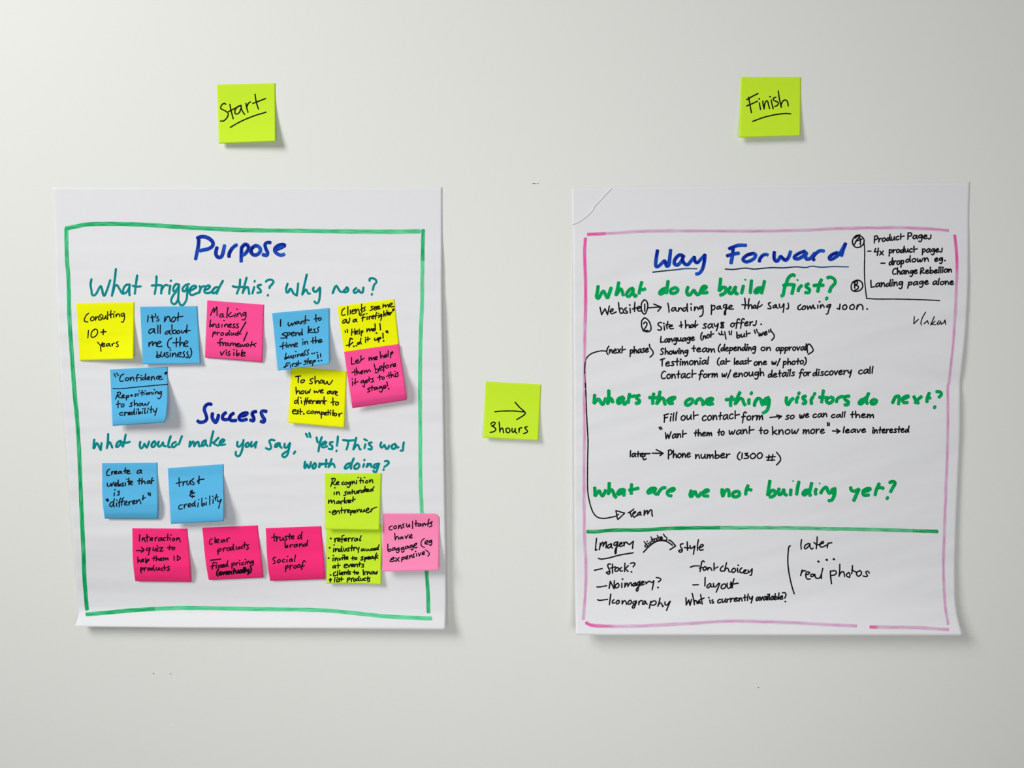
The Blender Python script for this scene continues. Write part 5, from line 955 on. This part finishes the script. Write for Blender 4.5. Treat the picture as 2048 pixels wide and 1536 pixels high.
# notes that overlap: the ones on top are glued further out
note([(582.5, 733.2), (693.5, 742.8), (688.8, 855.3), (576.3, 845.6)], LS, 'yellow', 'yellow sticky note reading To show how we are different to est. competitor', GL, .0004, .0055, [
 [('L6', 'To', 250, 365, 400, 355, 85), ('L6', 'show', 475, 388, 840, 388, 82)], [('L6', 'how', 250, 545, 485, 535, 82), ('L6', 'we', 545, 525, 690, 515, 66), ('L6', 'are', 750, 540, 925, 562, 62)],
 [('L6', 'different', 230, 710, 735, 702, 68), ('L6', 'to', 820, 715, 935, 717, 68)], [('L6', 'est', 195, 860, 355, 862, 68), "L6:380,862", ('L6', 'competitor', 430, 860, 990, 897, 62)]], w=2.8)
note([(544.1, 626.3), (658.8, 616), (658.8, 728.1), (555.8, 741.3)], LS, 'blue', 'blue sticky note reading I want to spend less time in the business, first step', GL, .0011, .0125, [
 ["L2:1322,395 1320,500", ('L2', 'want', 1435, 495, 1775, 442, 78), ('L2', 'to', 1870, 425, 1975, 408, 72)], [('L2', 'spend', 1325, 682, 1670, 640, 75), ('L2', 'less', 1760, 612, 1940, 590, 72)],
 [('L2', 'time', 1315, 857, 1590, 822, 72), ('L2', 'in', 1675, 800, 1755, 787, 70), ('L2', 'the', 1805, 770, 1990, 745, 66)], [('L2', 'business', 1385, 1022, 1770, 965, 75), "L2:1825,938; 1862,930; 1905,920"],
 [('L2', 'first', 1375, 1160, 1645, 1118, 64), ('L2', 'step', 1690, 1115, 1875, 1078, 62), "L2:1915,955 1920,1010; 1958,940 1965,990; 1930,1055; 1975,1048"]], w=2.6, skew=.2)
clients = note([(674.4, 612.5), (788.8, 598), (800.3, 712), (691.5, 725.6)], LS, 'yellow', 'yellow sticky note reading Clients see me as a firefighter, its bottom under a pink note', GL, .0004, .0014, [
 [('L3', 'Clients', 340, 328, 730, 252, 80), ('L3', 'see', 800, 250, 965, 217, 66), ('L3', 'me', 1000, 217, 1185, 187, 75)], [('L3', 'as', 358, 455, 475, 442, 66), ('L3', 'a', 525, 437, 592, 430, 62), ('L3', '"firefighter"', 625, 412, 1185, 325, 60)],
 [('L3', '"Help', 395, 645, 690, 602, 70), ('L3', 'me', 745, 587, 870, 572, 60), "L3:880,462 885,560; 903,608", "L3:958,455 968,560"],
 ["L3:520,705 485,690 470,760 468,828; 420,808 470,798 525,760; 540,822; 580,812", ('L3', 'd', 595, 792, 660, 785, 66), ('L3', 'it', 720, 762, 800, 738, 66), ('L3', 'up', 865, 738, 970, 702, 62), "L3:1005,610 1010,690; 1018,735", "L3:1058,575 1062,600; 1080,575 1085,605"]], w=2.7)
note([(688.1, 703.8), (797.8, 688.1), (813.8, 800), (704.8, 816.5)], LS, 'rose', 'bright pink sticky note reading Let me help them before it gets to this stage!', GL, .0042, .010, [
 [('L3', 'Let', 505, 1117, 710, 1062, 72), ('L3', 'me', 780, 1057, 915, 1032, 70), ('L3', 'help', 955, 1017, 1165, 975, 66)], [('L3', 'them', 510, 1282, 810, 1225, 70), ('L3', 'before', 860, 1250, 1215, 1160, 66)],
 [('L3', 'it', 515, 1452, 605, 1420, 66), ('L3', 'gets', 650, 1412, 860, 1370, 66), ('L3', 'to', 925, 1360, 1030, 1345, 66), ('L3', 'this', 1060, 1330, 1250, 1290, 66)], [('L3', 'stage', 760, 1532, 1055, 1478, 64), "L3:1070,1390 1080,1460; 1098,1500"]], curl='tuck')
note([(220, 738.8), (335.6, 733.5), (330.6, 845), (225.3, 851.9)], LS, 'blue', 'blue sticky note reading Confidence over a line, Repositioning to show credibility', GL, .0004, .0125, [
 [('L4', '"Confidence', 705, 345, 1485, 318, 74), "L4:1515,215 1540,195 1550,200 1530,220 1515,215; 1535,200 1535,228"], {'n': 'underline', 'w': 2.0, 'i': ["L4:685,458 850,455 1100,430 1300,412 1560,388"]},
 [('L4', 'Repositioning', 728, 615, 1470, 530, 60)], [('L4', 'to', 745, 760, 865, 752, 76), ('L4', 'show', 955, 745, 1265, 728, 74)], [('L4', 'credibility', 800, 885, 1390, 838, 66)]], w=2.65, skew=.2, bowr=3.0, curl='belly')
note([(204, 926.3), (315, 925.3), (316.3, 1037.9), (209.4, 1037.3)], LS, 'blue', 'blue sticky note reading Create a website that is different', GL, .0004, .0065, [
 [('L9', 'Create', 185, 325, 570, 297, 70), ('L9', 'a', 670, 300, 745, 292, 66)], [('L9', 'website', 195, 505, 600, 478, 72), ('L9', 'that', 680, 465, 935, 450, 66)], [('L9', 'is', 305, 650, 395, 637, 66)],
 ["L9:175,710 200,740; 200,700 215,730", ('L9', 'different', 235, 832, 800, 735, 74), "L9:850,605 860,640; 880,605 885,650"]], curl='tuck', bowl=-2.4, w=2.75)
note([(335.6, 936.3), (447.3, 928.1), (447.8, 1042.5), (341.9, 1047.8)], LS, 'blue', 'blue sticky note reading trust & credibility', GL, .0004, .0115, [
 [('L9', 'trus', 1300, 498, 1590, 478, 80), "L9:1665,340 1660,460; 1640,430 1660,400 1745,385"], ["L9:1550,565 1525,590 1560,615 1590,600; 1555,565 1555,600; 1580,612 1530,620 1520,650 1550,665 1590,660; 1555,650 1557,680"],
 [('L9', 'credibility', 1335, 865, 2020, 775, 74)]], curl='belly', skew=.15)
note([(264.4, 1056.5), (374.8, 1057.3), (382.8, 1163.8), (270.6, 1162.5)], LS, 'pink', 'hot pink sticky note reading Interaction, quiz to help them ID products', GL, .0004, .0055, [
 [('L10', 'Interaction', 225, 508, 885, 490, 70)], ["L10:185,650 265,648; 265,600 300,640 260,675", ('L10', 'quiz', 330, 665, 610, 660, 70), ('L10', 'to', 680, 640, 795, 634, 66)],
 [('L10', 'help', 195, 850, 390, 835, 66), ('L10', 'them', 440, 815, 690, 807, 66), ('L10', 'ID', 780, 808, 885, 805, 57)], [('L10', 'products', 240, 977, 715, 965, 66)]], curl='tuck', bowl=-2.2, w=2.65)
note([(404.4, 1055.6), (515.3, 1050.6), (526.9, 1155), (417.5, 1160)], LS, 'pink', 'hot pink sticky note reading Clear products, fixed pricing (eventually)', GL, .0004, .005, [
 [('L10', 'Clear', 1350, 545, 1675, 497, 70)], [('L10', 'products', 1470, 682, 1980, 615, 70)], {'n': 'underline', 'i': ["L10:1370,805 1530,785"]}, [('L10', 'fixed', 1375, 945, 1650, 907, 66), ('L10', 'pricing', 1700, 917, 2050, 862, 62)],
 {'w': 3.2, 'i': [('L10', '(eventually)', 1465, 1045, 2020, 990, 52)]}], curl='tuck', bowl=-1.5, w=2.65)
note([(531.3, 1056.3), (642.5, 1052.3), (650.6, 1158.1), (540.3, 1161.9)], LS, 'pink', 'hot pink sticky note reading trusted brand, Social proof', GL, .0004, .0055, [
 [('L11', 'trusted', 345, 500, 835, 462, 70)], [('L11', 'brand', 550, 607, 920, 577, 66)], [('L11', 'Social', 365, 860, 735, 827, 70)], [('L11', 'proof', 555, 945, 890, 932, 66)]], curl='tuck', bowl=-2.0, w=2.75)
note([(651.9, 1049), (763.2, 1049), (762.3, 1169.4), (653.1, 1167.5)], LS, 'lime', 'lime sticky note listing referral, industry award, invite to speak, top edge tucked under another', GL, .0004, .0065, [
 ["L13:172,375", ('L13', 'referral', 232, 437, 660, 412, 74)], ["L13:155,525", ('L13', 'industry', 215, 590, 620, 570, 62), ('L13', 'award', 655, 577, 940, 560, 54)], ["L13:137,690", ('L13', 'invite', 200, 735, 440, 712, 62), ('L13', 'to', 505, 705, 590, 700, 54)],
 {'w': 3.1, 'i': [('L13', 'speak', 650, 720, 925, 690, 54)]}, [('L13', 'at', 205, 852, 325, 840, 62), ('L13', 'events', 380, 847, 705, 827, 62)], ["L13:168,960", ('L13', 'clients', 210, 975, 490, 947, 58), ('L13', 'to', 525, 945, 620, 942, 56), ('L13', 'know', 685, 955, 915, 945, 60)],
 ["L13:150,1038 185,1035; 165,1015 165,1070", ('L13', 'list', 230, 1072, 375, 1057, 62), ('L13', 'products', 430, 1070, 800, 1052, 58)]], w=2.8, sag=-1.5)
note([(649.8, 946.3), (763.1, 946.3), (758.9, 1060), (650.6, 1058.8)], LS, 'lime', 'lime sticky note reading Recognition in saturated market, entrepenuer', GL, .0012, .006, [
 [('L12', 'Recognition', 168, 325, 850, 275, 64)], [('L12', 'in', 220, 477, 315, 472, 66), ('L12', 'saturated', 385, 482, 870, 422, 62)], [('L12', 'market', 135, 622, 565, 597, 68)], ["L12:158,752", ('L12', 'entrepenuer', 195, 792, 900, 735, 66)]], w=2.8)
note([(766.3, 1026.9), (879.6, 1026.9), (877.5, 1140.6), (764.4, 1143)], LS, 'palepink', 'light pink sticky note reading consultants have baggage, one corner rounded, over the green border', GL, .0004, .013, [
 [('L13', 'consultants', 1105, 238, 1800, 178, 72)], [('L13', 'have', 1190, 395, 1480, 367, 74)], [('L13', 'baggage', 1075, 580, 1550, 517, 68), ('L13', '(eg', 1615, 500, 1785, 472, 70)], [('L13', 'expensive)', 1120, 747, 1745, 640, 66)]], w=2.65, round_tr=.11)
